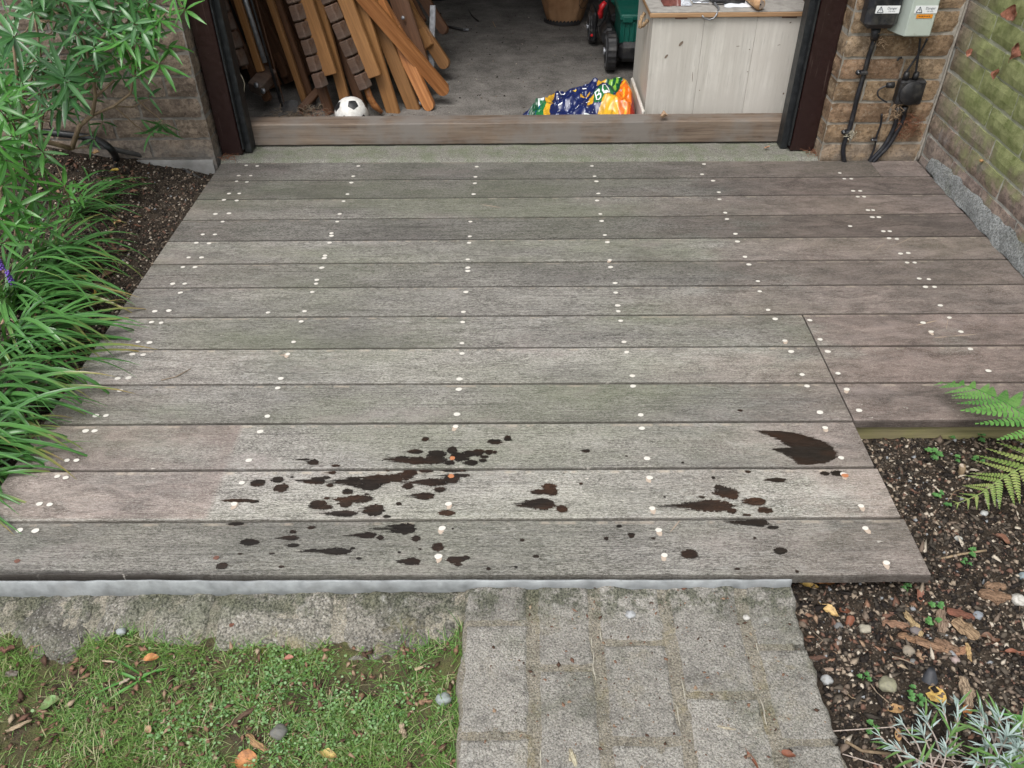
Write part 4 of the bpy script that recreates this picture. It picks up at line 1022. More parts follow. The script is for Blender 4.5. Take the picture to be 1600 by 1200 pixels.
# ---- lawn mower
m_mgreen = simple('green_plastic', (.008, .10, .075), .4, .15, 20, .5, dirt=(.10, .12, .10), dirtamt=.2); m_mred = simple('red_plastic', (.45, .015, .02), .35, .1)
wc_ = P(944, 118, FZ); MX, MY = wc_[0], wc_[1]
MOW = thing('lawn_mower', 'green and black lawn mower with a red lever beside the pale chest', 'lawn mower', (MX, MY, FZ))
def wheel(cx_, cy_, r, w, parent):
    o = thing('tmp', '', '', (0, 0, 0)); bpy.data.objects.remove(o)
    mb = MB(); n = 40; prof = [(-w/2, r*.78), (-w/2, r*.93), (-w*.38, r), (w*.38, r), (w/2, r*.93), (w/2, r*.78)]
    V = []; F = []
    for k in range(n):
        a = 2*math.pi*k/n; g = .97 if k % 2 else 1.0
        for (x, q) in prof: V.append((x, math.cos(a)*q*(g if q > r*.9 else 1), math.sin(a)*q*(g if q > r*.9 else 1)))
    m_ = len(prof)
    F = [(k*m_+j, k*m_+j+1, ((k+1) % n)*m_+j+1, ((k+1) % n)*m_+j) for k in range(n) for j in range(m_-1)]
    wh = mk('wheel', [(a+cx_, b+cy_, c_+r) for a, b, c_ in V], F, m_black, parent)
    MB().disc((cx_-w*.47, cy_, r), (-1, 0, 0), r*.80, .002, 32, r*.78).disc((cx_-w*.47-.004, cy_, r), (-1, 0, 0), r*.2, .008, 16).build('hub_cap', m_galv, wh)
    MB().disc((cx_-w*.47-.0035, cy_, r), (-1, 0, 0), r*.62, .001, 32).build('hub_disc', m_black, wh)
    MB().disc((cx_+w*.47, cy_, r), (1, 0, 0), r*.79, .002, 32).build('hub_back', m_black, wh)
wheel(.030, .075, .085, .045, MOW); wheel(-.020, .50, .075, .04, MOW); wheel(.42, .075, .085, .045, MOW)
mb = MB(); mb.box((.062, .03, .045), (.40, .62, .13), .02).box((-.0, .16, .075), (.06, .44, .155), .02).box((.05, .30, .12), (.38, .60, .20), .03).box((-.03, .42, .02), (-.005, .60, .16), .01)
mb.build('deck_housing', m_black, MOW)
gx = PY(968, 75, MY+.06)[0]-MX; gz0 = PY(968, 75, MY+.06)[2]-FZ; gz1 = PY(968, 24, MY+.06)[2]-FZ
mb = MB(); mb.box((gx, .06, gz0), (gx+.34, .36, gz1), .018); mb.box((gx-.006, .05, gz1-.022), (gx+.35, .37, gz1+.004), .006)
for k in range(4): mb.box((gx+.010+.022*k, .054, gz0+.02), (gx+.017+.022*k, .0605, gz1-.03), .002)
gb = mb.build('grass_box', m_mgreen, MOW)
MB().box((gx+.005, .045, gz1-.028), (gx+.05, .0495, gz1-.004), .002).build('latch', m_mgreen, gb)
mb = MB()
for k in range(9):    # lettering that runs down the box, too blurred to read
    z = gz1-.045-k*.0125; mb.box((gx+.072, .0525, z), (gx+.088, .0536, z+.003)); mb.box((gx+.072+.005*(k % 3), .0525, z+.0035), (gx+.077+.005*(k % 3), .0536, z+.009))
mb.build('white_lettering', m_wprint, gb)
MB().box((.05, .33, .17), (.36, .58, .30), .05).build('motor_cover', m_mgreen, MOW)
lo = Vector((MX, MY, FZ))
MB().tube([Vector(PY(u, v, MY+.20))-lo for u, v in ((946, 3), (940, 10), (938, 20), (939, 28))], [.010, .014, .014, .010], 8).build('lever', m_mred, MOW, True)
MB().tube([Vector(PY(u, v, MY+.24))-lo for u, v in ((935, 40), (942, 30), (948, 10), (955, -60), (960, -160))], .010, 8).build('handle_bar', m_black, MOW, True)
MB().disc(Vector(PY(925, 55, MY+.12))-lo, (-1, -1, 0), .006, .004).build('red_cap', m_mred, MOW)

# ---- whitewashed chest
m_ww = timber('whitewashed_pine', (.50, .475, .425), (.70, .675, .62), 2, .55, (.56, .53, .48), .7, .3); m_wws = m_ww
m_lid = simple('dusty_chest_lid', (.36, .345, .32), .8, .15, 40, .3, dirt=(.08, .07, .06), dirtamt=.5); m_pine = timber('bare_pine', (.36, .20, .10), (.56, .36, .20), 0, 1, None, .6)
CX0, CX1, CY0, CY1, CZT = 2.305, 2.876, 2.215, 2.64, PY(1100, 26, 2.215)[2]
CH = thing('wooden_chest', 'whitewashed pine chest with a rope handle standing behind the threshold on the right', 'chest', (CX0, CY0, FZ))
W_, D_, H_ = CX1-CX0, CY1-CY0, CZT-FZ
for k, (a, b) in enumerate(((.0, .19), (.19, .385), (.385, W_))):
    MB().box((a+(.0004 if k else 0), 0, .0), (b-.0004, .018, H_-.003), .0006).build('front_board', m_ww, CH)
for (a, b) in ((.0185, .21), (.2105, D_)): MB().box((.0005, a, .0), (.018, b, H_-.003), .0008).build('side_board', m_wws, CH)
MB().box((W_-.018, .0185, 0), (W_-.0005, D_, H_-.003), .001).build('side_board', m_wws, CH)
MB().box((.0185, D_-.018, 0), (W_-.0185, D_-.0005, H_-.003), .001).build('back_board', m_wws, CH)
MB().box((-.014, -.014, H_+.0005), (W_+.01, D_+.01, H_+.017), .002).build('lid_edge', m_pine, CH)
MB().box((-.013, -.013, H_+.0175), (W_+.009, D_+.009, H_+.021), .001).build('lid_top', m_lid, CH)
MB().box((.08, -.006, H_-.006), (.125, -.001, H_+.0), .001).build('hinge', simple('rusty_hinge', (.14, .08, .06), .7, .3), CH)
MB().box((W_-.10, -.006, H_-.006), (W_-.045, -.001, H_+.0), .001).build('hinge', bpy.data.materials['rusty_hinge'], CH)
m_knot = simple('pine_knot', (.17, .13, .10), .8, .3)
co = Vector((CX0, CY0, FZ))
for k, (u, v, a, b, an) in enumerate(((1064, 68, .011, .005, .9), (1041, 88, .009, .004, .9), (1244, 100, .0035, .0035, 0), (1227, 171, .004, .004, 0), (1224, 146, .003, .004, 0), (1264, 30, .004, .004, 0), (1171, 77, .002, .002, 0), (1168, 112, .003, .0015, .3), (1093, 141, .002, .002, 0), (1235, 35, .004, .002, .4), (1217, 70, .006, .001, .2), (1153, 72, .007, .001, .1), (1082, 120, .001, .02, .1))):
    q = Vector(PY(u, v, CY0))-co; V = [(q.x, -.0012, q.z)]; ca_, sa_ = math.cos(an), math.sin(an)
    for j in range(12):
        t = 2*math.pi*j/12; x, z = a*math.cos(t), b*math.sin(t); V.append((q.x+x*ca_-z*sa_, -.0012, q.z+x*sa_+z*ca_))
    mk('knot', V, [(0, 1+(j+1) % 12, 1+j) for j in range(12)], m_knot, CH)
m_rope = simple('jute_rope', (.36, .25, .15), .9, .3, 300, .2, bump=.8)
hy = PX(1001, 33, CX0); pts = []
for k in range(19):
    t = k/18; a = math.pi*t; pts.append((-.004-.020*math.sin(a), .15+.05*math.cos(a), H_-.035-.035*math.sin(a)))
mb = MB(); mb.tube(pts, .0065, 8); rp = mb.build('rope_handle', m_rope, CH, True)
for k in range(5): MB().tube([(pts[3+3*k][0]-.004, pts[3+3*k][1]+.004, pts[3+3*k][2]+.006), (pts[3+3*k][0]-.006, pts[3+3*k][1]-.004, pts[3+3*k][2]-.007)], .0035, 6).build('rope_strand', m_rope, rp, True)
ob = thing('offcut_board', 'short pale board leaning against the left side of the chest', 'board', (2.24, 2.30, FZ))
bmesh_obj('board', (2.288, 2.13, FZ+.045), (2.284, 2.50, FZ+.050), .085, .012, (-1, 0, 0), m_ww, ob, .005)
# things on the lid
LT = CZT+.0215
def onlid(u, v): return Vector(P(u, v, LT))
m_foil = simple('crinkled_foil', (.70, .74, .80), .3, .25, 90, .6, .2, bump=.8); m_plum = simple('dark_plum_packet', (.16, .06, .05), .35, .3, 60)
def packet(u0, u1, v0, v1, name, label, cat, mats, h=.02, seed=0, grp=None):
    a = onlid(u0, v1); b = onlid(u1, v1); c_ = onlid(u0, v0); V = []; F = []; nx, ny = 20, 10; cl = []
    for j in range(ny+1):
        for i in range(nx+1):
            s_, t = i/nx, j/ny; x = a.x+(b.x-a.x)*s_+nz(s_*5, t*5, seed)*.006; y = a.y+(c_.y-a.y)*t+nz(s_*4, t*4, seed+3)*.006
            V.append((x-a.x, y-a.y, .001+max(0, h*math.sin(math.pi*s_)**.5*math.sin(math.pi*t)**.5*(1+1.2*nz(s_*5, t*5, seed+7)))))
    F = [(j*(nx+1)+i, j*(nx+1)+i+1, (j+1)*(nx+1)+i+1, (j+1)*(nx+1)+i) for j in range(ny) for i in range(nx)]
    t_ = thing(name, label, cat, (a.x, a.y, LT))
    mk('wrapper', V, F, mats[0], t_, True)
    if len(mats) > 1:
        V2 = [(x, y, z+.0012) for (x, y, z) in V]; F2 = [f for k, f in enumerate(F) if (k % nx) > nx*.55 and k//nx < 6]; mk('shiny_patch', V2, F2, mats[1], t_, True)
packet(1037, 1082, -12, 10, 'seed_packet', 'dark plum and silver packet lying at the left of the chest lid', 'packet', [m_plum, m_foil], .03, 1)
packet(1083, 1108, -12, 5, 'foil_packet', 'small crinkled silver packet on the chest lid behind the metal hook', 'packet', [m_foil], .02, 4)
packet(1134, 1176, -2, 12, 'paper_sheet', 'crumpled white sheet under the black tool on the chest lid', 'paper', [simple('white_paper', (.75, .78, .82), .7, .05)], .006, 6)
tl = onlid(1112, 8); tr = onlid(1163, 8)
t_ = thing('black_tool', 'black handled hand tool lying on the chest lid', 'hand tool', tuple(tl)); MB().tube([(0, 0, .014), ((tr-tl).x*.5, .004, .018), ((tr-tl).x, 0, .013)], [.008, .012, .010], 8).build('handle', m_black, t_, True)
MB().tube([((tl-tl).x-.01, .0, .014), (-.07, .02, .012)], .004, 6).build('blade', m_galv, t_, True)
hk = thing('metal_hook', 'grey metal hook with a flattened round end hanging over the chest lid edge', 'hook', tuple(onlid(1112, 4)))
ho = Vector(hk.location); pts = [Vector((-.012, .02, .010)), Vector((0, 0, .010)), Vector((.006, onlid(1115, 16).y-ho.y, .008))]
pts += [Vector(PY(u, v, CY0-.021))-ho for u, v in ((1119, 24), (1115, 29), (1108, 31), (1100, 28), (1097, 24))]
MB().tube(pts, .0032, 8).build('hook_rod', m_galv, hk, True); MB().disc(pts[0]+Vector((.01, 0, 0)), (.1, -.2, 1), .016, .003, 18).build('disc_end', m_galv, hk, True)
rl = thing('wooden_roller', 'end of a short round wooden pole resting on the chest lid', 'pole', tuple(onlid(1186, 12)))
e0 = Vector(PY(1188, 7, CY0-.018))-Vector(rl.location); e1 = e0+Vector((-.03, .36, .0))
MB().tube([e0, e0+Vector((-.001, .004, 0)), e1], [.0185, .020, .020], 20).build('pole', m_pine, rl, True)
MB().disc(e0+Vector((0, .0005, 0)), (.05, -1, 0), .0155, .001, 20).build('end_grain', simple('grey_end_grain', (.26, .21, .17), .8, .3, 200), rl); MB().disc(e0+Vector((0, -.0008, 0)), (.05, -1, 0), .003, .001, 10).build('screw_hole', m_ink, rl)
dk = thing('dark_bag', 'limp dark bag and oddments heaped at the back of the chest lid', 'bag', (2.55, 2.50, LT))
V = []; F = []
for j in range(13):
    for i in range(31):
        s_, t = i/30, j/12; V.append((-.22+.50*s_, -.10+.24*t, max(0.001, .07*math.sin(math.pi*s_)**.5*math.sin(math.pi*t)**.4*(1+1.4*nz(s_*7, t*4, 3)))))
F = [(j*31+i, j*31+i+1, (j+1)*31+i+1, (j+1)*31+i) for j in range(12) for i in range(30)]
mk('fabric', V, F, m_black, dk, True)
# floor odds and ends
st_ = thing('black_stick', 'short black rod with a grey tip lying on the garage floor', 'rod', tuple(P(705, 42, FZ+.006)))
a = Vector(P(690, 39, FZ+.006)); b = Vector(P(724, 46, FZ+.006)); c_ = Vector(P(732, 46.5, FZ+.006)); o0 = Vector(st_.location)
MB().tube([a-o0, b-o0], .0055, 8).build('rod', m_black, st_, True); MB().tube([b-o0, c_-o0], .0065, 8).build('tip', m_galv, st_, True)
for k, (pts, nm) in enumerate([([(733, 17), (738, 25), (748, 33)], 'thin dark twig on the garage floor near the top'), ([(770, 34), (774, 42)], 'small pale splinter on the garage floor')]):
    mb = MB().tube([P(u, v, FZ+.004) for u, v in pts], .0025, 5); tag(mb.build('twig' if k == 0 else 'splinter', m_black if k == 0 else m_straw), nm, 'twig' if k == 0 else 'splinter')
fd_ = thing('flower_pot_rim', 'curved rim of a black container behind the chair stack', 'pot', tuple(P(690, -2, FZ)))
V = []; F = []
for k in range(25):
    a = 2*math.pi*k/24
    for (r_, z) in ((.10, 0), (.125, .22), (.13, .22), (.13, .24), (.118, .24)): V.append((math.cos(a)*r_-.03, math.sin(a)*r_+.05, z))
F = [(k*5+j, (k+1)*5+j, (k+1)*5+j+1, k*5+j+1) for k in range(24) for j in range(4)]
mk('pot_wall', V, F, m_black, fd_, True)
dsh = thing('metal_tin', 'shallow round tin on the garage floor behind the crossed orange legs', 'tin', tuple(P(654, 162, FZ)))
MB().disc((0, 0, 0), (0, 0, 1), .034, .016, 24, .036).build('tin', m_galv, dsh, True)

print('wall boxes')
# ================================================================== METER BOXES AND CABLES
WY = 1.885
m_boxg = simple('grey_green_enamel', (.46, .52, .47), .4, .08, 10, .5, dirt=(.30, .30, .25), dirtamt=.25)
m_blackbox = simple('black_bakelite', (.013, .014, .019), .4, .4, 40, .5, dirt=(.14, .13, .11), dirtamt=.45)
m_lab = simple('label_white', (.80, .82, .83), .5, .03); m_labo = simple('label_orange', (.75, .28, .02), .5, .08, 60); m_txt = simple('label_ink', (.02, .03, .06), .5, .05)
def box_at(name, label, uL, uR, vB, YF, ztop, mat, bev, ht_front=.0):
    a = PY(uL, vB, YF); b = PY(uR, vB, YF); t = thing(name, label, 'electrical box', (a[0], WY, a[2]))
    w = b[0]-a[0]; MB().box((0, YF-WY, 0), (w, -.001, ztop-a[2]), bev).build('casing', mat, t); return t, w, a
bb, bw, ba = box_at('electrical_cutout', 'black electrical box with a white danger label on the brick pier', 1350, 1402, 47, WY-.07, .78, m_blackbox, .016)
gb_, gw, ga = box_at('meter_box', 'pale grey green electrical box with white and orange labels right of the black one', 1411, 1453, 58, WY-.085, .80, m_boxg, .004)
# sloping left flank of the grey box
MB().add([(-.022, -.001, .0), (-.022, -.001, .33), (-.0, -.084, .33), (-.0, -.084, .003), (-.0, -.001, 0), (0, -.001, .33)], [(0, 3, 2, 1), (0, 4, 3), (1, 2, 5)]).build('flank', m_boxg, gb_)
MB().box((.004, -.0875, .004), (gw-.004, -.0852, .33), .001).build('cover', m_boxg, gb_)
def sticker(par, org, YF, u0, v0, u1, v1, kind):
    p0 = PY(u0, v1, YF); p1 = PY(u1, v1, YF); p2 = PY(u0, v0, YF); x0 = p0[0]-org[0]; x1 = p1[0]-org[0]; z0 = p0[2]-org[2]; z1 = p2[2]-org[2]; y = YF-WY
    if kind == 'o':
        s_ = MB().box((x0, y-.0012, z0), (x1, y-.0002, z1)).build('orange_sticker', m_labo, par)
        for k in range(7): MB().box((x0+(x1-x0)*(.14+.105*k), y-.0018, z0+(z1-z0)*.42), (x0+(x1-x0)*(.20+.105*k), y-.0013, z0+(z1-z0)*.62)).build('small_print', m_txt, s_)
        return
    s_ = MB().box((x0, y-.0012, z0), (x1, y-.0002, z1)).build('danger_label', m_lab, par)
    h = z1-z0; w = x1-x0; cx_ = x0+w*.20; cz = z0+h*.5; a = h*.42
    tri = [(cx_, cz+a*.9), (cx_-a, cz-a*.85), (cx_+a, cz-a*.85)]; mb = MB()
    for k in range(3):
        p_ = Vector((tri[k][0], y-.0017, tri[k][1])); q_ = Vector((tri[(k+1) % 3][0], y-.0017, tri[(k+1) % 3][1])); mb.bar(p_, q_, h*.075, .0006, (0, -1, 0), 0.0001)
    bolt = [(cx_+a*.12, cz+a*.5), (cx_-a*.2, cz-a*.12), (cx_+a*.05, cz-a*.05), (cx_-a*.05, cz-a*.65), (cx_+a*.25, cz+a*.08), (cx_+.02*a, cz+a*.04)]
    mb.add([(p_[0], y-.0019, p_[1]) for p_ in bolt], [(0, 1, 2, 5), (2, 3, 4, 5)])
    mb.build('warning_triangle', m_txt, s_)
    for txt, sz, zz in (('Danger', h*.46, z0+h*.66), ('230 volts', h*.25, z0+h*.27)):
        V, F = text_mesh(txt, sz); mk('lettering', [(x0+w*.68+q[0], y-.0016, zz+q[1]) for q in V], F, m_txt, s_)
sticker(bb, ba, WY-.07, 1367, 9, 1404, 21, 'w')
sticker(gb_, ga, WY-.0878, 1428, 9, 1463, 21, 'w'); sticker(gb_, ga, WY-.0878, 1431, 22.5, 1456, 28.5, 'o')
def wcable(name, label, pts, r, mat=None, Y=WY-.014, parent=None, cat='cable', n=10):
    P3 = [Vector(PY(u, v, Y)) for u, v in pts]; sm = []
    for i in range(len(P3)-1):
        a = P3[max(0, i-1)]; b = P3[i]; c_ = P3[i+1]; d_ = P3[min(len(P3)-1, i+2)]
        for k in range(5):
            t = k/5; sm.append(.5*((2*b)+(c_-a)*t+(2*a-5*b+4*c_-d_)*t*t+(3*b-a-3*c_+d_)*t**3))
    sm.append(P3[-1]); org = Vector((0, 0, 0)) if parent is None else Vector(parent.location)
    o = MB().tube([q-org for q in sm], r, n).build(name, mat or m_blackbox, parent, True)
    if parent is None: tag(o, label, cat)
    return o
def toground(pts, r, label):   # ends on the deck
    return wcable('cable', label, pts, r)
toground([(1369, 40), (1366, 62), (1357, 90), (1349, 120), (1340, 150), (1333, 180), (1326, 205), (1318, 228), (1318, 245), (1321, 257)], .0082, 'single thick black cable running down the brick from the black box to the deck')
MB_ = MB().tube([PY(1369, 44, WY-.02), PY(1366, 62, WY-.016)], [.016, .012], 12); tag(MB_.build('cable_gland', m_blackbox, None, True), 'short black sleeve where the cable leaves the black box', 'cable gland')
def clip(u, v, label, s=1.0):
    q = PY(u, v, WY-.014); t = thing('cable_clip', label, 'cable clip', tuple(q), 'clips holding the cables to the brick')
    MB().box((-.013*s, -.012, -.006*s), (.013*s, .013, .006*s), .003).build('saddle', m_blackbox, t)
    MB().disc((-.019*s, .0, .001), (0, -1, 0), .0085*s, .008, 12).build('nail_boss', m_blackbox, t, True); MB().disc((-.019*s, -.008, .001), (0, -1, 0), .0032, .002, 10).build('nail', m_galv, t, True)
clip(1349, 113, 'black cable clip with a grey nail on the single cable below the black box'); clip(1326, 206, 'dusty lower clip on the single cable near the deck'); clip(1367, 218, 'small clip on the thin cable near the deck, left of the paired cables', .6)
JB = thing('junction_box', 'dusty black junction box with a round lid on the brick pier', 'junction box', tuple(PY(1419, 146, WY)))
jo = Vector(JB.location); jx0, jx1 = PY(1399, 163, WY-.04)[0]-jo.x, PY(1439, 163, WY-.04)[0]-jo.x; jz0, jz1 = PY(1400, 165, WY-.04)[2]-jo.z, PY(1400, 127, WY-.04)[2]-jo.z
MB().box((jx0, -.040, jz0), (jx1, -.001, jz1), .006).build('casing', m_black, JB)
MB().disc(((jx0+jx1)/2, -.0405, (jz0+jz1)/2), (0, -1, 0), (jx1-jx0)*.47, .004, 36, (jx1-jx0)*.44).build('lid', m_black, JB, True)
for (u, v, ax) in ((1416, 118, (0, 0, 1)), (1431, 118, (0, 0, 1)), (1391, 133, (-1, 0, 0)), (1402, 172, (0, 0, -1)), (1413, 172, (0, 0, -1))):
    q = Vector(PY(u, v, WY-.026))-jo; MB().disc(q-Vector(ax)*.012, ax, .011, .024, 12, .009).build('gland', m_black, JB, True)
wcable('cable', 'left of two thin black cables crossing between the grey box and the junction box', [(1449, 60), (1440, 78), (1430, 92), (1422, 104), (1416, 113)], .0035, Y=WY-.024)
wcable('cable', 'right of two thin black cables between the grey box and the junction box', [(1438, 60), (1436, 78), (1433, 98), (1431, 113)], .0038, Y=WY-.034)
wcable('cable', 'thin black cable looping out of the left side of the junction box', [(1390, 133), (1380, 136), (1372, 142), (1372, 150), (1379, 156), (1386, 160)], .0028, Y=WY-.022)
wcable('cable', 'thick left cable of the pair running down from the junction box to the deck', [(1402, 172), (1400, 190), (1392, 210), (1380, 230), (1366, 245), (1357, 256)], .0075)
wcable('cable', 'thick right cable of the pair running down from the junction box to the deck', [(1414, 172), (1410, 190), (1401, 207), (1388, 228), (1374, 243), (1364, 254)], .0075, Y=WY-.017)
wcable('cable', 'thin black cable left of the thick pair, ending at the deck', [(1378, 178), (1376, 195), (1370, 212), (1366, 232), (1358, 250), (1355, 256)], .0035, Y=WY-.010)
wcable('hook', 'small black hook in the brick left of the junction box', [(1402, 95), (1405, 91), (1409, 90)], .0035, cat='hook')
debris('dead_needles', 'reddish dead needles and cobweb caught behind the paired cables', 'debris', PY(1418, 200, WY)[0], WY-.014, PY(1418, 195, WY)[2], .045, 150, m_rust, 31, .035, .6, True)
debris('dead_needles', 'dusty straw and cobweb hanging under the black box', 'debris', PY(1375, 58, WY)[0], WY-.02, PY(1375, 58, WY)[2], .03, 45, m_straw, 32, .03, .6, True)
debris('dead_needles', 'dead needles round the junction box glands', 'debris', PY(1392, 168, WY)[0], WY-.03, PY(1392, 168, WY)[2], .025, 60, m_straw, 33, .025, .6, True)
debris('cobweb_fluff', 'grey fluff on the lower clip of the single cable', 'debris', PY(1325, 208, WY)[0], WY-.018, PY(1325, 208, WY)[2], .016, 50, m_cable, 34, .014, .6, True)

print('plants')
# ================================================================== PLANTS
def leafmat(name, a, b, back=None, rough=.35, stripe=0.0, spec=.5, yel=None):
    M = MT(name); r = M.orand(); ri = M.irand(); v = M.objc(); x, y, z = M.xyz(v)[:3]
    rr = M.mul(M.addm(r, ri), .5); c = M.mix(M.rng(rr, .2, .8), a, b)
    if stripe: c = M.mix(M.rng(M.ma('ABSOLUTE', y), .0009, .0002, 0, stripe), c, tuple(min(1, q*1.9) for q in b))
    if yel:
        c = M.mix(M.rng(rr, .80, .9), c, yel); c = M.mix(M.mul(M.rng(x, .20, .30), M.rng(r, .62, .7)), c, (.30, .20, .08)); c = M.mix(M.rng(M.noise(M.mapv(v, (6, 500, 1)), 1, 2), .45, .65, 0, .45), c, tuple(min(1, q*2.0) for q in b))
    c = M.mix(M.rng(M.noise(v, 90, 3), .55, .75, 0, .35), c, tuple(q*1.5 for q in b))
    M.fin(c, rough, None, spec=spec)
    tr = M.n('ShaderNodeBsdfTranslucent'); M.w(M.mix(.5, c, (.12, .25, .03)), tr.inputs[0]); mx = M.n('ShaderNodeMixShader'); mx.inputs[0].default_value = .22
    M.t.links.new(M.b.outputs[0], mx.inputs[1]); M.t.links.new(tr.outputs[0], mx.inputs[2]); M.t.links.new(mx.outputs[0], M.t.nodes['Material Output'].inputs[0])
    return M.m
m_lA = leafmat('glossy_blue_green_leaf', (.02, .082, .026), (.08, .215, .065), rough=.28, stripe=.4)
m_lB = leafmat('bright_green_leaf', (.028, .115, .022), (.085, .25, .045), rough=.33, stripe=.4)
m_lC = leafmat('strap_leaf_green', (.026, .095, .028), (.085, .22, .055), rough=.3, stripe=.35, yel=(.26, .38, .09))
m_stem = timber('shrub_bark', (.17, .12, .075), (.32, .24, .15), 2, 1, None, .8)
def lance(L, w, bend, fold=.25, seg=7):
    V = []; F = []
    for i in range(seg+1):
        t = i/seg; ww = w*.5*(math.sin(math.pi*min(1, t**.8*.97+.02))**.75)*(1-.15*t)+(.0006 if i == 0 else 0)
        a = bend*t; x = L*(math.sin(a)/bend if bend else t); z = -L*((1-math.cos(a))/bend if bend else 0)
        V += [(x, -ww, z+ww*fold), (x, 0, z), (x, ww, z+ww*fold)]
    for i in range(seg):
        b = i*3; F += [(b, b+3, b+4, b+1), (b+1, b+4, b+5, b+2)]
    return V, F
def meshes(fn, mat, name='leaf'):
    out = []
    for V, F in fn:
        me = bpy.data.meshes.new(name); me.from_pydata(V, [], F); me.materials.append(mat); me.polygons.foreach_set('use_smooth', [True]*len(F)); out.append(me)
    return out
LA = meshes([lance(.086, .0145, b, .3) for b in (.15, .4, .7, -.2, .55)], m_lA); LB = meshes([lance(.082, .013, b, .3) for b in (.2, .45, .7, -.15)], m_lB)
def place_leaf(me, parent, base, dirv, up, sc, sw=1.0):
    d_ = dirv.normalized(); y = up.cross(d_); y = y.normalized() if y.length > .01 else d_.orthogonal().normalized(); z = d_.cross(y)
    M4 = Matrix.Identity(4)
    for i in range(3): M4[i][0] = d_[i]*sc; M4[i][1] = y[i]*sc*sw; M4[i][2] = z[i]*sc; M4[i][3] = base[i]
    return link('leaf', me, parent, mtx=M4)
def whorl(parent, org, pos, axis, n, sc, mats, spread=(55, 95), rr=rnd):
    pos = Vector(pos)-org; axis = axis.normalized(); a0 = axis.orthogonal().normalized(); b0 = axis.cross(a0); ph = rr.uniform(0, 6.28)
    for k in range(n):
        an = ph+2*math.pi*k/n*1.0+rr.uniform(-.25, .25); tl_ = math.radians(rr.uniform(*spread))
        d_ = axis*math.cos(tl_)+(a0*math.cos(an)+b0*math.sin(an))*math.sin(tl_); d_.z -= .12
        place_leaf(rr.choice(mats), parent, pos+d_*.003-axis*rr.uniform(0, .014), d_, axis, sc*rr.uniform(.75, 1.12), rr.uniform(.85, 1.15))
def shrub(label, base, Wl, mats, stems, yfun, group=None, seed=1, filler=None, cap=298):
    rr = random.Random(seed); t = thing('shrub', label, 'shrub', tuple(base)); org = Vector(base); mb = MB(); pts = []
    for (u, v, n, sc, dY) in Wl:
        pos = Vector(PY(u, v, dY)); ax = Vector((rr.gauss(.15, .45), rr.gauss(-.65, .35), rr.gauss(.6, .4)))
        whorl(t, org, pos, ax, n, sc, mats, rr=rr); pts.append((pos, ax.normalized()))
    smp = []
    for st in stems:
        ps = [Vector(PY(u, v, Y))-org for (u, v, Y, r_) in st]; mb.tube(ps, [q[3] for q in st], 8); smp += ps
        for i in range(len(ps)-1): smp.append((ps[i]+ps[i+1])/2)
    for pos, ax in pts:
        q = pos-org; nb = min(smp, key=lambda w: (w-q).length+(0 if w.z < q.z else .1)); mid = (q+nb)/2-Vector((0, 0, .012))-ax*.015
        mb.tube([nb, mid, q-ax*.02, q], [.0028, .0022, .0017, .0013], 5, False)
    mb.build('stem', m_stem, t, True); return t
WA = [(52, 17, 8, 1.05, 1.62), (115, 29, 9, 1.0, 1.66), (21, 57, 10, 1.15, 1.45), (60, 66, 8, .9, 1.6), (134, 67, 8, .9, 1.72), (100, 121, 10, 1.15, 1.50), (106, 128, 7, 1.05, 1.5), (103, 148, 8, 1.15, 1.5), (163, 100, 8, .9, 1.7), (150, 82, 7, .8, 1.74),
      (80, 95, 7, .85, 1.7), (45, 100, 7, .9, 1.66), (10, 20, 8, 1.0, 1.5), (85, -5, 8, 1.0, 1.6), (140, 0, 8, 1.0, 1.62), (175, 18, 8, 1.0, 1.66), (200, 8, 7, .9, 1.7), (30, 85, 6, .8, 1.6), (175, 45, 8, .9, 1.72), (70, 130, 6, .8, 1.66), (122, 98, 7, .9, 1.64), (190, 122, 6, .8, 1.74),
      (150, 125, 6, .8, 1.72), (60, 145, 6, .9, 1.62), (25, 110, 7, .85, 1.58), (236, 205, 6, .85, 1.74), (253, 197, 8, .95, 1.72), (142, 217, 5, .75, 1.7), (160, 190, 4, .6, 1.74), (232, 150, 3, .7, 1.76), (95, 60, 8, .9, 1.68), (0, 90, 7, 1.0, 1.5), (220, 25, 6, .8, 1.74)]
WA = WA[:30]+[(235, 205, 6, .85, 1.74)]*0+[(rnd.uniform(0, 215), rnd.uniform(-40, 100), 5, .9, 1.78) for _ in range(9)]
shrub('tall shrub of narrow blue green whorled leaves against the left brick wall', PY(112, 230, 1.70), WA, LA,
      [[(112, 232, 1.68, .0085), (124, 197, 1.68, .0075), (144, 180, 1.68, .0072), (149, 152, 1.68, .006), (146, 120, 1.68, .005), (130, 60, 1.68, .004), (100, 0, 1.66, .003)], [(144, 180, 1.68, .005), (178, 166, 1.69, .0045), (204, 146, 1.70, .004), (211, 110, 1.70, .0035), (205, 60, 1.7, .003)],
       [(112, 232, 1.68, .008), (90, 226, 1.64, .008), (60, 218, 1.6, .008), (0, 200, 1.5, .008)], [(149, 152, 1.68, .004), (178, 126, 1.70, .004)], [(60, 218, 1.6, .006), (30, 150, 1.58, .005), (20, 60, 1.54, .004)]], None, seed=4)
WD = [(rnd.uniform(-10, 235), rnd.uniform(-40, 120), 6, rnd.uniform(.8, 1.05), rnd.uniform(1.55, 1.80)) for _ in range(34)]+[(rnd.uniform(-10, 130), rnd.uniform(90, 170), 6, .95, 1.68) for _ in range(14)]+[(128, 150, 5, .9, 1.7), (60, 180, 6, .9, 1.5), (35, 130, 7, 1, 1.5)]
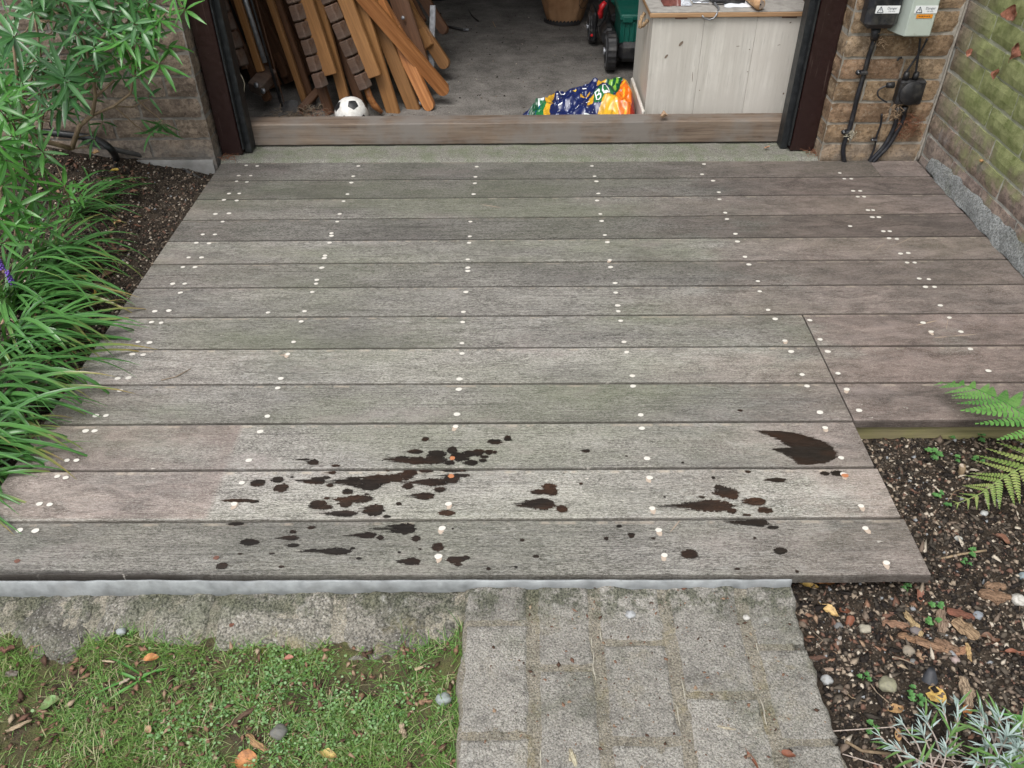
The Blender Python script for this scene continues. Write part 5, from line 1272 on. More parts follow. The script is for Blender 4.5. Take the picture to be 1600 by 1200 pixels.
shrub('shaded inner branches of dark whorled leaves behind the tall shrub', PY(60, 222, 1.74), WD, LA, [[(60, 225, 1.74, .008), (70, 150, 1.74, .006), (60, 60, 1.74, .004), (50, 0, 1.72, .003)], [(70, 150, 1.74, .005), (150, 80, 1.74, .004), (215, 20, 1.72, .003)]], None, seed=14)
WB = [(230, 21, 8, .95, 1.60), (249, 29, 8, .95, 1.58), (238, 39, 7, .9, 1.56), (286, 12, 7, .9, 1.55), (192, 60, 9, 1.05, 1.56), (213, 67, 8, 1.05, 1.55), (184, 67, 7, 1.0, 1.56), (206, 98, 7, 1.1, 1.55), (249, 98, 7, 1.05, 1.55), (262, 72, 5, .9, 1.58), (225, 88, 6, .9, 1.62), (270, -6, 6, .9, 1.56), (178, 88, 5, .8, 1.62), (236, 60, 6, .9, 1.6)]
shrub('bright green shoots of the shrub arching in front of the left end of the wall', PY(211, 110, 1.69), WB, LB,
      [[(211, 112, 1.69, .003), (208, 98, 1.60, .0025), (195, 66, 1.58, .002)], [(208, 98, 1.6, .0025), (240, 95, 1.57, .002)], [(200, 75, 1.6, .002), (235, 42, 1.58, .002), (262, 18, 1.58, .0018), (286, 12, 1.56, .0015)]], None, seed=6)
WC = [(6, 155, 9, 1.05, 1.25), (8, 134, 8, 1.0, 1.3), (30, 158, 7, .9, 1.35), (11, 188, 9, 1.05, 1.2), (36, 190, 8, .95, 1.28), (17, 212, 9, 1.1, 1.15), (-6, 225, 9, 1.1, 1.1), (45, 205, 7, .9, 1.3), (66, 237, 8, 1.0, 1.2), (40, 245, 8, 1.0, 1.2), (10, 250, 8, 1.1, 1.1), (60, 262, 7, .9, 1.2), (101, 289, 7, 1.0, 1.16), (53, 313, 8, 1.0, 1.12), (26, 322, 8, 1.0, 1.08), (80, 300, 7, .9, 1.18), (5, 290, 8, 1.05, 1.06),
      (20, 350, 8, 1.0, 1.04), (50, 345, 8, .9, 1.1), (85, 325, 6, .85, 1.15), (-5, 340, 8, 1.1, 1.0), (0, 380, 7, 1.0, .98), (38, 375, 7, .9, 1.05), (120, 300, 4, .8, 1.2), (70, 355, 6, .85, 1.12), (20, 275, 8, 1.0, 1.15), (-8, 165, 8, 1.1, 1.2)]
shrub('low bright green shrub with whorled narrow leaves at the left edge above the strap leaves', PY(20, 400, 1.12), WC, LB,
      [[(20, 400, 1.12, .006), (30, 330, 1.15, .005), (40, 260, 1.2, .004), (20, 190, 1.22, .003)], [(112, 330, 1.2, .0025), (101, 289, 1.18, .0025), (86, 252, 1.2, .002), (78, 235, 1.22, .0018)], [(20, 400, 1.12, .005), (0, 300, 1.05, .004)]], None, seed=9)
bl = thing('seedling_shrub', 'small plant with a few broad glossy leaves under the left shrub', 'plant', tuple(P(104, 300, -.03)))
bo_ = Vector(bl.location); BL = meshes([lance(.055, .022, .3, .2)], m_lB)
for (a, e, s_) in ((30, 35, 1.0), (75, 50, .9), (150, 40, .8), (-30, 30, .7), (110, 70, .7)):
    d_ = Vector((math.cos(math.radians(a))*math.cos(math.radians(e)), math.sin(math.radians(a))*math.cos(math.radians(e)), math.sin(math.radians(e)))); place_leaf(BL[0], bl, Vector((0, 0, .02)), d_, Vector((0, 0, 1)), s_)
MB().tube([(0, 0, -.01), (0, 0, .03)], .002, 5).build('stem', m_stem, bl)

# ---- strap-leaved clumps
def strap(L, w, a0, a1, seg=11, twist=0.0):
    V = []; F = []; x = z = 0
    for i in range(seg+1):
        t = i/seg; a = a0+(a1-a0)*t**1.15
        ww = w*.5*min(1, .35+3*t)*(1-max(0, (t-.55)/.45)**1.6)+.0002
        tw = twist*t; V += [(x, -ww*math.cos(tw), z+ww*(.45+math.sin(tw))), (x, 0, z), (x, ww*math.cos(tw), z+ww*(.45-math.sin(tw)))]
        x += math.cos(a)*L/seg; z += math.sin(a)*L/seg
    for i in range(seg): b = i*3; F += [(b, b+3, b+4, b+1), (b+1, b+4, b+5, b+2)]
    return V, F
ST = meshes([strap(.38, .0115, math.radians(a), math.radians(b), twist=tw) for a, b, tw in ((62, -58, .2), (50, -42, -.3), (70, -75, .3), (40, -30, .1), (75, -95, -.4), (55, -65, .5), (35, -45, -.2), (80, -60, .1))], m_lC, 'strap_leaf')
def clump(label, u, v, n, az, spread, sc, seed, z=-.045, rad=.035, grp='clumps of strap leaved plants in the left bed'):
    rr = random.Random(seed); b = P(u, v, z); t = thing('strap_leaf_clump', label, 'plant', tuple(b), grp)
    for k in range(n):
        a = math.radians(az+rr.gauss(0, spread)); s_ = sc*rr.uniform(.6, 1.15); r_ = rad*rr.random()**.5; q = rr.uniform(0, 6.28)
        o = link('leaf', ST[rr.randrange(8)], t, (r_*math.cos(q), r_*math.sin(q), rr.uniform(-.004, .004)), (rr.gauss(0, .16), rr.gauss(0, .10), a), (s_, s_*rr.uniform(.85, 1.15), s_*rr.uniform(.8, 1.05)))
    return t
clump('dark strap leaf clump furthest back, its blades reaching the soil near the deck', 115, 352, 36, 5, 42, .82, 1)
clump('strap leaf clump below the bright shrub with blades crossing the deck edge', 70, 430, 50, 0, 42, .95, 2)
clump('strap leaf clump at the left edge just below the purple flower spike', 22, 485, 56, 0, 38, 1.08, 3)
clump('middle strap leaf clump at the left edge whose longest blades reach the deck boards', 22, 560, 60, -5, 38, 1.0, 5)
clump('strap leaf clump above the lowest one with blades drooping onto the boards', -8, 640, 58, -8, 36, .98, 6)
clump('lowest strap leaf clump, at the left edge beside the fourth board from the front', -48, 712, 54, -14, 34, .98, 8)
clump('partly hidden strap leaf clump below the lowest full one, at the left edge', -70, 775, 40, -14, 30, .72, 18)
clump('small sparse strap leaf clump in the soil beside the black hose', 148, 318, 12, 20, 60, .55, 9)
for k, (u, v, a, s_) in enumerate(((45, 592, 4, .98), (55, 505, -35, 1.0), (120, 470, -20, .7))):
    b = P(u, v, -.03); cl_ = [o for o in bpy.data.objects if o.name.startswith('strap_leaf_clump')][3 if k < 1 else 2]
    link('leaf', ST[(3, 5, 0)[k]], cl_, tuple(Vector(b)-Vector(cl_.location)+Vector((0, 0, .02))), (0, 0, math.radians(a)), (s_, s_*1.2, s_*.8))
fl = thing('purple_flower_spike', 'short purple flower spike among the strap leaves at the left edge', 'flower', tuple(PY(17, 438, .95)))
m_pur = simple('purple_petal', (.16, .08, .42), .6, .3, 300); MB().tube([(0, 0, -.10), (.002, 0, -.03), (0, 0, .03)], .0016, 6).build('stalk', m_lC, fl)
for k in range(30):
    a = k*2.4; z = -.012+.0014*k; r_ = .0065*(1-.5*k/30); c_ = (math.cos(a)*r_, math.sin(a)*r_, z)
    V, F = bevbox(.006, .006, .006, .0022); mk('floret', [(q[0]+c_[0], q[1]+c_[1], q[2]+c_[2]) for q in V], F, m_pur, fl, True)
fl2 = thing('purple_flower_spike', 'second purple flower spike, cut by the left edge of the picture', 'flower', tuple(PY(1, 415, .95)))
for k in range(26):
    a = k*2.4; z = -.012+.0014*k; r_ = .0065*(1-.5*k/30); c_ = (math.cos(a)*r_, math.sin(a)*r_, z)
    V, F = bevbox(.006, .006, .006, .0022); mk('floret', [(q[0]+c_[0], q[1]+c_[1], q[2]+c_[2]) for q in V], F, m_pur, fl2, True)

def gtube(name, label, pts, r, mat, cat):
    P3 = [Vector(p_) for p_ in pts]; sm = []
    for i in range(len(P3)-1):
        a = P3[max(0, i-1)]; b = P3[i]; c_ = P3[i+1]; d_ = P3[min(len(P3)-1, i+2)]
        for k in range(6):
            t = k/6; sm.append(.5*((2*b)+(c_-a)*t+(2*a-5*b+4*c_-d_)*t*t+(3*b-a-3*c_+d_)*t**3))
    sm.append(P3[-1]); return tag(MB().tube(sm, r, 10).build(name, mat, None, True), label, cat)
gtube('hose', 'thick black hose arching out of the soil beside the left wall', [PY(60, 205, 1.84), PY(120, 212, 1.84), PY(150, 218, 1.82), PY(172, 232, 1.78), P(182, 250, .02), P(178, 275, .0), P(164, 300, -.03), P(150, 318, -.07)], .0125, m_rubber, 'hose')
gtube('hose', 'thin dusty black pipe running along the foot of the left wall into the soil', [PY(130, 222, 1.86), PY(190, 236, 1.86), P(250, 250, -.01), P(290, 268, -.025), P(330, 292, -.045)], .009, simple('dusty_pipe', (.07, .068, .066), .7, .3, 50), 'pipe')

# ---- ferns
m_fern = leafmat('fern_green', (.08, .24, .05), (.17, .37, .09), rough=.55); m_fern2 = leafmat('fern_yellow_green', (.18, .28, .07), (.33, .38, .13), rough=.5)
def pinna(L, w, np_=11):
    V = [(0, -.0006, 0), (0, .0006, 0), (L, 0, 0)]; F = [(0, 2, 1)]
    for k in range(np_):
        t = (k+.4)/np_; x = L*t; ln = w*.5*(1-t**1.5)*(.8 if k == 0 else 1)+.0008; d_ = L/np_*.52
        for s_ in (-1, 1):
            b = len(V); V += [(x-d_*.8, s_*.0003, 0), (x+d_*.8, s_*.0003, 0), (x+d_*1.25, s_*ln*.62, .0006), (x+d_*1.1, s_*ln, -.0006), (x+d_*.1, s_*ln*.9, -.0002)]
            F.append((b, b+1, b+2, b+3, b+4) if s_ > 0 else (b+4, b+3, b+2, b+1, b))
    return V, F
PN = meshes([pinna(.09, .027, 12)], m_fern, 'pinna'); PN2 = meshes([pinna(.09, .022, 12)], m_fern2, 'pinna')
def fern(label, pts, n, me, wmax, mstem, lean=50, seed=0):
    t = thing('fern', label, 'fern', tuple(pts[-1])); org = Vector(pts[-1]); rr = random.Random(seed)
    P3 = [Vector(q)-org for q in pts]; sm = []
    for i in range(len(P3)-1):
        a = P3[max(0, i-1)]; b = P3[i]; c_ = P3[i+1]; d_ = P3[min(len(P3)-1, i+2)]
        for k in range(10):
            s_ = k/10; sm.append(.5*((2*b)+(c_-a)*s_+(2*a-5*b+4*c_-d_)*s_*s_+(3*b-a-3*c_+d_)*s_**3))
    sm.append(P3[-1]); fr = MB().tube(sm, [.0006+.0020*i/len(sm) for i in range(len(sm))], 6).build('frond', mstem, t, True)
    for k in range(n):
        f = (k+.6)/n; i = min(len(sm)-2, int(f**.9*(len(sm)-1))); q = sm[i]; tg = (sm[i]-sm[i+1]).normalized()   # towards the tip
        side = Vector((0, 0, 1)).cross(tg).normalized(); L = wmax*min(1, .10+1.5*f)*rr.uniform(.92, 1.05)
        for s_ in (-1, 1):
            a = math.radians(lean+8*rr.uniform(-1, 1)); d_ = tg*math.cos(a)+side*s_*math.sin(a)+Vector((0, 0, -.12+rr.uniform(-.08, .05)))
            o = place_leaf(me, fr, q, d_, Vector((0, 0, 1)), L/.09, 1.0); o.name = 'pinna'
fern('green fern frond hanging over the right end of the deck', [P(1466, 598, .03), P(1502, 601, .06), P(1545, 616, .085), P(1590, 640, .10), P(1650, 680, .10), P(1760, 740, .06)], 14, PN[0], .115, m_fern, 58, 1)
fern('yellowing fern frond over the soil below the right end of the deck', [P(1492, 788, -.03), P(1530, 772, -.01), P(1565, 748, .015), P(1610, 725, .04), P(1680, 705, .05), P(1780, 700, .03)], 16, PN2[0], .098, m_fern2, 56, 2)

# ---- silver grey plant, seedlings
m_sil = leafmat('silver_leaf', (.28, .38, .35), (.48, .58, .56), rough=.7, spec=.2); m_silg = leafmat('soft_green_leaf', (.09, .20, .05), (.18, .30, .10), rough=.6, spec=.3); m_dryst = simple('dry_pale_stem', (.36, .30, .26), .9, .3, 200)
SL = meshes([lance(.024, .0030, b, .2, 4) for b in (.2, .6, -.2, .9)], m_sil); SG = meshes([lance(.040, .0045, b, .2, 5) for b in (.3, .7)], m_silg)
def silver(label, base, sprigs, seed):
    rr = random.Random(seed); t = thing('silver_leaved_plant', label, 'plant', tuple(base)); org = Vector(base); mb = MB()
    for (u, v, z, n, sc) in sprigs:
        q = Vector(P(u, v, z))-org; b = Vector((q.x*.3+rr.uniform(-.03, .03), q.y*.3-.02, -.02)); mid = (q+b)/2+Vector((0, 0, .010)); mb.tube([b, mid, q], [.0018, .0014, .001], 5, False)
        dirv = (q-mid).normalized()
        for k in range(n):
            f = rr.random()**1.4; pos = q-(q-mid)*f*.7; a = rr.uniform(0, 6.28); tl_ = rr.uniform(.35, 1.2); a0 = dirv.orthogonal().normalized(); b0 = dirv.cross(a0)
            d_ = dirv*math.cos(tl_)+(a0*math.cos(a)+b0*math.sin(a))*math.sin(tl_); place_leaf(rr.choice(SL if rr.random() < .75 else SG), t, pos, d_, Vector((0, 0, 1)), sc*rr.uniform(.7, 1.1))
    for k in range(10):
        a = Vector((rr.uniform(-.16, .1), rr.uniform(-.06, .04), -.02)); mb.tube([a, a+Vector((rr.gauss(0, .03), rr.gauss(0, .02), .01)), a+Vector((rr.gauss(0, .07), rr.gauss(0, .03), .012))], .0012, 4, False)
    mb.build('stem', m_dryst, t, True)
silver('sparse silvery plant with dry stems in the soil right of the path end', P(1460, 1190, -.06), [(1375, 1150, -.045, 14, .8), (1410, 1130, -.035, 12, .9), (1445, 1120, -.03, 14, 1), (1395, 1165, -.04, 14, .9), (1440, 1142, -.03, 16, 1), (1480, 1170, -.02, 18, 1.1), (1498, 1100, -.02, 18, 1.1), (1470, 1095, -.03, 12, .9), (1430, 1185, -.03, 14, 1), (1490, 1140, -.02, 12, 1)], 3)
silver('dense silvery grey plant in the bottom right corner', P(1570, 1180, -.05), [(1530, 1110, .0, 18, 1.1), (1532, 1135, .0, 16, 1.1), (1562, 1120, .01, 22, 1.2), (1575, 1150, .02, 24, 1.3), (1590, 1170, .02, 24, 1.3), (1560, 1185, .02, 24, 1.2), (1595, 1130, .01, 18, 1.1), (1540, 1165, .01, 20, 1.1), (1580, 1195, .03, 22, 1.2), (1525, 1190, .0, 18, 1), (1600, 1190, .02, 18, 1.2)], 5)
def strapone(label, u, v, az, n, L, seed, z=-.05, mat=None):
    rr = random.Random(seed); t = thing('grass_tuft', label, 'grass tuft', tuple(P(u, v, z)))
    for k in range(n): link('leaf', GT[rr.randrange(4)], t, (rr.uniform(-.008, .008), rr.uniform(-.008, .008), 0), (rr.gauss(0, .25), rr.gauss(0, .15), math.radians(az+360*k/n+rr.gauss(0, 26)) if n > 2 else math.radians(az)), (L*rr.uniform(.6, 1.1), L*.75, L*rr.uniform(.5, 1)))
m_tuft = leafmat('broad_grass_blade', (.05, .17, .03), (.11, .30, .06), rough=.45, stripe=.4); GT = meshes([strap(.10, .0075, math.radians(a), math.radians(b), 7) for a, b in ((35, -25), (25, -20), (50, -30), (20, -5))], m_tuft, 'grass_blade')
strapone('rosette of broad grass blades in the lawn below the second kerb joint', 218, 1060, 20, 8, .85, 2, -.090); strapone('single broad green blade at the right edge of the soil bed', 1562, 1110, -25, 2, 1.0, 3, -.06)
strapone('small tuft of grass growing at the kerb joint', 160, 985, 60, 7, .6, 4, -.088)

SDM = None
def seedling(u, v, label, s_=1.0, k=0, z=None):
    q = P(u, v, -.07); q[2] = soil_r(q[0], q[1]); q = P(u, v, q[2]); t = thing('seedling', label, 'seedling', tuple(q), 'small seedlings in the right soil bed'); rr = random.Random(k)
    for j in range(3+(k % 3)):
        a = rr.uniform(0, 6.28); r_ = .010*s_; c_ = Vector((math.cos(a)*r_, math.sin(a)*r_, .012)); V = [tuple(c_)]; n = 14
        for i in range(n):
            b = 2*math.pi*i/n; w = (.0075 if i % 2 else .0050)*s_*rr.uniform(.8, 1.15); V.append((c_.x+math.cos(b)*w, c_.y+math.sin(b)*w, .012+.002*math.sin(b*2)-w*.1))
        mk('leaf', V, [(0, 1+i, 1+(i+1) % n) for i in range(n)], m_seed, t)
    MB().tube([(0, 0, -.004), (0, 0, .011)], .0008, 4).build('stem', m_seed, t)
m_seed = leafmat('seedling_green', (.06, .18, .05), (.13, .30, .09), rough=.5)
for k, (u, v, s_, lb) in enumerate([(1478, 683, 1.2, 'feathery seedling close below the right deck edge, left of the pair there'), (1530, 688, 1.2, 'feathery seedling close below the right deck edge, right of the pair there'), (1456, 714, 1.3, 'largest seedling between the deck corner and the cut stem'), (1493, 722, .8, 'tiny seedling touching the cut stem stub'), (1526, 724, .9, 'seedling just right of the cut stem stub'),
        (1462, 776, .9, 'bright seedling left of the yellowing fern tip'), (1477, 790, .8, 'bright seedling just below the yellowing fern tip'), (1520, 869, .9, 'isolated yellow green seedling right of the front deck corner'), (1507, 884, .7, 'paler small seedling below the isolated yellow green one'), (1417, 925, .8, 'seedling right under the front edge of the deck corner'),
        (1459, 947, 1.0, 'two leaved clover seedling above the wood chips'), (1457, 978, 1.0, 'clover seedling beside the long pale chip'), (1348, 1063, .8, 'small seedling right of the grey pebble by the path'), (1424, 1084, .7, 'seedling left of the big yellow leaf, upper one'), (1430, 1098, .9, 'seedling left of the big yellow leaf, lower one'), (1358, 1142, .9, 'seedling beside the dry lavender like sprig')]):
    seedling(u, v, lb, s_, k)

print('litter')
# ------------------------------------------------------------------ soil crumbs, grass, moss, fallen bits
def scatter(name, n, box, hf, size, mat, accept=None, flat=.7, seed=0, label=None, parent=None, elong=1.0, tilt=.5):
    r_ = np.random.default_rng(seed); x = r_.uniform(box[0], box[1], n); y = r_.uniform(box[2], box[3], n)
    if accept is not None: k = accept(x, y); x = x[k]; y = y[k]
    n = len(x); s_ = size[0]+(size[1]-size[0])*r_.random(n)**3.5; z = np.array([hf(a, b) for a, b in zip(x, y)])
    base = np.array([(1, 0, 0), (0, 1, 0), (-1, 0, 0), (0, -1, 0), (0, 0, 1), (0, 0, -1)], float)
    V = base[None]*s_[:, None, None]; V = V*(1+r_.uniform(-.45, .45, (n, 6, 1))); V[:, :, 0] *= elong; V[:, :, 2] *= flat
    a = r_.uniform(0, 6.28, n); c_, d_ = np.cos(a), np.sin(a); tl_ = r_.normal(0, tilt, n)
    X = V[:, :, 0]*np.cos(tl_)[:, None]-V[:, :, 2]*np.sin(tl_)[:, None]; Z = V[:, :, 0]*np.sin(tl_)[:, None]+V[:, :, 2]*np.cos(tl_)[:, None]
    XX = X*c_[:, None]-V[:, :, 1]*d_[:, None]; YY = X*d_[:, None]+V[:, :, 1]*c_[:, None]
    W_ = np.stack([XX+x[:, None], YY+y[:, None], Z+(z+s_*.25)[:, None]], -1).reshape(-1, 3)
    f = np.array([(0, 1, 4), (1, 2, 4), (2, 3, 4), (3, 0, 4), (1, 0, 5), (2, 1, 5), (3, 2, 5), (0, 3, 5)]); Fc = (f[None]+np.arange(n)[:, None, None]*6).reshape(-1, 3)
    me = bpy.data.meshes.new(name); me.vertices.add(len(W_)); me.vertices.foreach_set('co', W_.astype(np.float32).ravel()); me.loops.add(len(Fc)*3); me.loops.foreach_set('vertex_index', Fc.astype(np.int32).ravel())
    me.polygons.add(len(Fc)); me.polygons.foreach_set('loop_start', np.arange(0, len(Fc)*3, 3, dtype=np.int32)); me.update(calc_edges=True); me.validate(); me.materials.append(mat)
    o = bpy.data.objects.new(name, me); COL.objects.link(o); o['kind'] = 'stuff'
    if label: o['label'] = label
    return o
def okr(x, y):
    s1 = (x > pedge(0)+.01-y*.04) & (y < .0); s2 = (x > XN+.02) & (y >= .0) & (y < sy(10, 2.9)+.01); s3 = (y >= -.02) & (y < .05) & (x > 2.34); return s1 | s2 | s3
scatter('soil_crumbs', 70000, (2.31, 3.5, -.62, .57), soil_r, (.0010, .0066), m_crumb, okr, seed=1, label='crumbly dark soil grains and grit in the right bed')
scatter('soil_litter', 6000, (2.31, 3.5, -.62, .57), soil_r, (.0022, .0085), m_crumb, okr, .25, 2, 'small bits of bark and leaf on the right bed', elong=2.4)
def okl(x, y): return (x < XL-.004) & (y < 1.89)
scatter('soil_crumbs', 40000, (-.3, .70, .35, 1.9), soil_l, (.0012, .0065), m_crumb, okl, seed=3, label='crumbly dark soil grains in the left bed')
M = MT('brown_leaf_bits'); r = M.irand(); m_lbit = M.fin(M.ramp(r, [(0, (.07, .035, .02)), (.3, (.14, .07, .045)), (.55, (.22, .12, .075)), (.8, (.30, .20, .13)), (.93, (.36, .28, .19))], 'CONSTANT'), .8)
scatter('leaf_litter', 2600, (-.3, .66, .35, 1.88), soil_l, (.003, .011), m_lbit, lambda x, y: okl(x, y) & (x+.2*(y-1) < .62), .18, 4, 'brown leaf litter under the left shrubs', elong=2.0)
scatter('leaf_litter', 230, (2.31, 3.5, -.62, .5), soil_r, (.002, .0075), m_lbit, okr, .2, 5, 'brown leaf and bark flakes on the right bed', elong=2.3)
scatter('leaf_litter', 130, (2.31, 2.60, -.14, -.005), soil_r, (.003, .009), m_lbit, okr, .25, 6, 'drift of curled brown leaves in the corner of path and deck', elong=1.9)

def blades(name, n, box, accept, hf, L, w, mat, seed, lean=.9, label=None):
    r_ = np.random.default_rng(seed); x = r_.uniform(box[0], box[1], n); y = r_.uniform(box[2], box[3], n); k = accept(x, y, r_); x = x[k]; y = y[k]; n = len(x)
    z = np.array([hf(a, b) for a, b in zip(x, y)]); ln = r_.uniform(L[0], L[1], n); a = r_.uniform(0, 6.28, n); le = np.clip(r_.normal(lean, .35, n), .1, 1.5)
    ux, uy = np.cos(a), np.sin(a); px, py = -uy, ux; ww = r_.uniform(w[0], w[1], n)
    V = np.zeros((n, 5, 3))
    for j, (t, q) in enumerate(((0, 1), (0, -1), (.55, .8), (.55, -.8), (1, 0))):
        h = ln*t; g = le*(.7+.6*t); V[:, j, 0] = x+ux*h*np.sin(g)+px*ww*q; V[:, j, 1] = y+uy*h*np.sin(g)+py*ww*q; V[:, j, 2] = z-.002+np.maximum(.003*t, h*np.cos(g))
    f = np.array([(0, 1, 3), (0, 3, 2), (2, 3, 4)]); Fc = (f[None]+np.arange(n)[:, None, None]*5).reshape(-1, 3); W_ = V.reshape(-1, 3)
    me = bpy.data.meshes.new(name); me.vertices.add(len(W_)); me.vertices.foreach_set('co', W_.astype(np.float32).ravel()); me.loops.add(len(Fc)*3); me.loops.foreach_set('vertex_index', Fc.astype(np.int32).ravel())
    me.polygons.add(len(Fc)); me.polygons.foreach_set('loop_start', np.arange(0, len(Fc)*3, 3, dtype=np.int32)); me.update(calc_edges=True); me.materials.append(mat)
    o = bpy.data.objects.new(name, me); COL.objects.link(o); o['kind'] = 'stuff'; o['label'] = label; return o
def gmat(name, stops, rough=.5, tr=.2):
    M = MT(name); r = M.irand(); p = M.noise(M.pos, 7, 4); c = M.ramp(M.ma('FRACT', M.addm(r, 0)), stops); c = M.mix(M.rng(p, .4, .6, 0, .45), c, (.12, .19, .03)); M.fin(c, rough, spec=.35)
    t_ = M.n('ShaderNodeBsdfTranslucent'); M.w(c, t_.inputs[0]); mx = M.n('ShaderNodeMixShader'); mx.inputs[0].default_value = tr
    M.t.links.new(M.b.outputs[0], mx.inputs[1]); M.t.links.new(t_.outputs[0], mx.inputs[2]); M.t.links.new(mx.outputs[0], M.t.nodes['Material Output'].inputs[0]); return M.m
m_grass = gmat('lawn_grass', [(0, (.06, .15, .03)), (.35, (.12, .26, .055)), (.68, (.19, .35, .09)), (.84, (.32, .38, .16)), (.93, (.44, .39, .24)), (1, (.50, .44, .31))])
def nzv(x, y, s_, z=0.): return np.array([nz(a, b, z, s_) for a, b in zip(x, y)])
def gok(x, y, r_):
    d = nzv(x, y, 9, 2)*.9+nzv(x, y, 26, 5)*.5; ye = -.096+.010*np.sin(x*19)+nzv(x, y*0, 13, 3)*.045; xe = 1.705+nzv(x*0, y, 14, 2)*.03
    ab = np.array([lawn_z(a, b)-kerbz(a, b) if b > -.125 else 1 for a, b in zip(x, y)]); return (((y < ye) & (ab > -.004)) | ((y < -.05) & (ab > .0))) & (x < xe) & (r_.random(len(x)) < np.clip(.60+d*1.7, .06, 1))
blades('grass', 52000, (.50, 1.78, -.55, -.06), gok, lawn_z, (.010, .034), (.0005, .0011), m_grass, 5, 1.05, 'short patchy green grass of the lawn')
blades('grass', 17000, (.50, 1.78, -.55, -.06), gok, lawn_z, (.030, .055), (.0004, .0009), m_grass, 6, 1.15, 'longer thin grass blades lying over the lawn')
m_clov = gmat('clover', [(0, (.10, .22, .07)), (.5, (.18, .34, .13)), (1, (.30, .46, .23))])
def cok(x, y, r_): d = ((x-1.42)/.26)**2+((y+.21)/.13)**2; e = ((x-1.1)/.5)**2+((y+.26)/.2)**2; return (gok(x, y, r_)) & (r_.random(len(x)) < np.clip(1.25-d, 0, 1)+.03*(e < 1))
def clover():
    r_ = np.random.default_rng(9); n = 24000; x = r_.uniform(.6, 1.74, n); y = r_.uniform(-.5, -.08, n); k = cok(x, y, r_); x = x[k]; y = y[k]; n = len(x); z = np.array([lawn_z(a, b) for a, b in zip(x, y)])+r_.uniform(.004, .013, n)
    m_ = 7; V = np.zeros((n, m_, 3)); s_ = r_.uniform(.0014, .0031, n); tx, ty = r_.normal(0, .3, n), r_.normal(0, .3, n)
    for j in range(m_):
        a = 2*math.pi*j/m_; dx, dy = s_*math.cos(a), s_*.85*math.sin(a); V[:, j, 0] = x+dx; V[:, j, 1] = y+dy; V[:, j, 2] = z+dx*tx+dy*ty
    me = bpy.data.meshes.new('clover'); me.vertices.add(n*m_); me.vertices.foreach_set('co', V.astype(np.float32).ravel()); me.loops.add(n*m_); me.loops.foreach_set('vertex_index', np.arange(n*m_, dtype=np.int32)); me.polygons.add(n); me.polygons.foreach_set('loop_start', np.arange(0, n*m_, m_, dtype=np.int32)); me.update(calc_edges=True); me.materials.append(m_clov)
    o = bpy.data.objects.new('clover', me); COL.objects.link(o); o['kind'] = 'stuff'; o['label'] = 'patch of tiny round clover leaves in the lawn near the path'
clover()
m_moss = gmat('moss', [(0, (.16, .17, .025)), (.5, (.26, .27, .05)), (1, (.38, .38, .11))], .9)
def mok(x, y, r_): return gok(x, y, r_) & (nzv(x, y, 7, 11) > -.02)
blades('moss', 26000, (.7, 1.5, -.5, -.1), mok, lawn_z, (.003, .007), (.0008, .0016), m_moss, 7, .7, 'yellow green moss between the grass')
scatter('lawn_litter', 2600, (.6, 1.74, -.5, -.09), lambda x, y: lawn_z(x, y)+.006, (.0012, .006), m_lbit, lambda x, y: (y < -.1) & (x < 1.72), .35, 8, 'crumbs of bark and dead leaf in the lawn', elong=2.2)
scatter('deck_grit', 420, (.9, 3.2, .05, 1.86), lambda x, y: .0012, (.0006, .0016), m_crumb, lambda x, y: (x < XN-.01) | (y > sy(10, 2.9)+.02), .6, 9, 'specks of grit on the deck')
scatter('path_grit', 500, (1.75, 2.32, -.45, .0), lambda x, y: pathz(x, y)+.001, (.0008, .0032), m_lbit, None, .4, 10, 'leaf crumbs and grit on the path', elong=1.8)
scatter('floor_grit', 1600, (1.0, 2.9, 2.12, 3.9), lambda x, y: FZ-.004, (.001, .0045), m_crumb, None, .5, 11, 'grit and crumbs on the garage floor', elong=1.6)

# ---- single leaves, chips and stones one can point to
def gl(u, v, where):
    if where == 'r': q = P(u, v, -.07); z = soil_r(q[0], q[1])
    elif where == 'l': q = P(u, v, -.085); z = lawn_z(q[0], q[1])+.008
    elif where == 'b': q = P(u, v, -.05); z = soil_l(q[0], q[1])+.004
    elif where == 'p': q = P(u, v, -.046); z = pathz(q[0], q[1])
    else: z = where
    return Vector(P(u, v, z))
M = MT('dead_leaf'); v_ = M.objc(); col = M.n('ShaderNodeAttribute'); col.attribute_type = 'OBJECT'; col.attribute_name = 'tint'; n = M.noise(v_, 120, 5); n2 = M.noise(v_, 500, 2)
c = M.mix(M.rng(n, .42, .7, 0, .7), col.outputs['Color'], (.10, .045, .022)); c = M.mix(M.rng(n2, .6, .7, 0, .5), c, (.05, .025, .015)); m_dleaf = M.fin(c, .6, n, .5, .002, .4)
M = MT('bark_chip'); v_ = M.objc(); col = M.n('ShaderNodeAttribute'); col.attribute_type = 'OBJECT'; col.attribute_name = 'tint'; g = M.noise(M.mapv(v_, (40, 420, 420)), 1, 5, .7)
c = M.mix(M.rng(g, .42, .62, 0, .9), col.outputs['Color'], (.06, .035, .022)); m_chipw = M.fin(c, .8, g, 1, .003, .3)
M = MT('pebble'); v_ = M.objc(); col = M.n('ShaderNodeAttribute'); col.attribute_type = 'OBJECT'; col.attribute_name = 'tint'; g = M.noise(v_, 150, 5)
c = M.mix(M.rng(g, .45, .65, 0, .6), col.outputs['Color'], (.16, .15, .12)); m_peb = M.fin(c, .75, g, .5, .001, .4)
TAN, YL, RB, BR, OR, PALE, GN = (.45, .28, .13), (.62, .42, .12), (.22, .085, .05), (.16, .09, .06), (.46, .20, .07), (.52, .42, .28), (.16, .28, .10)
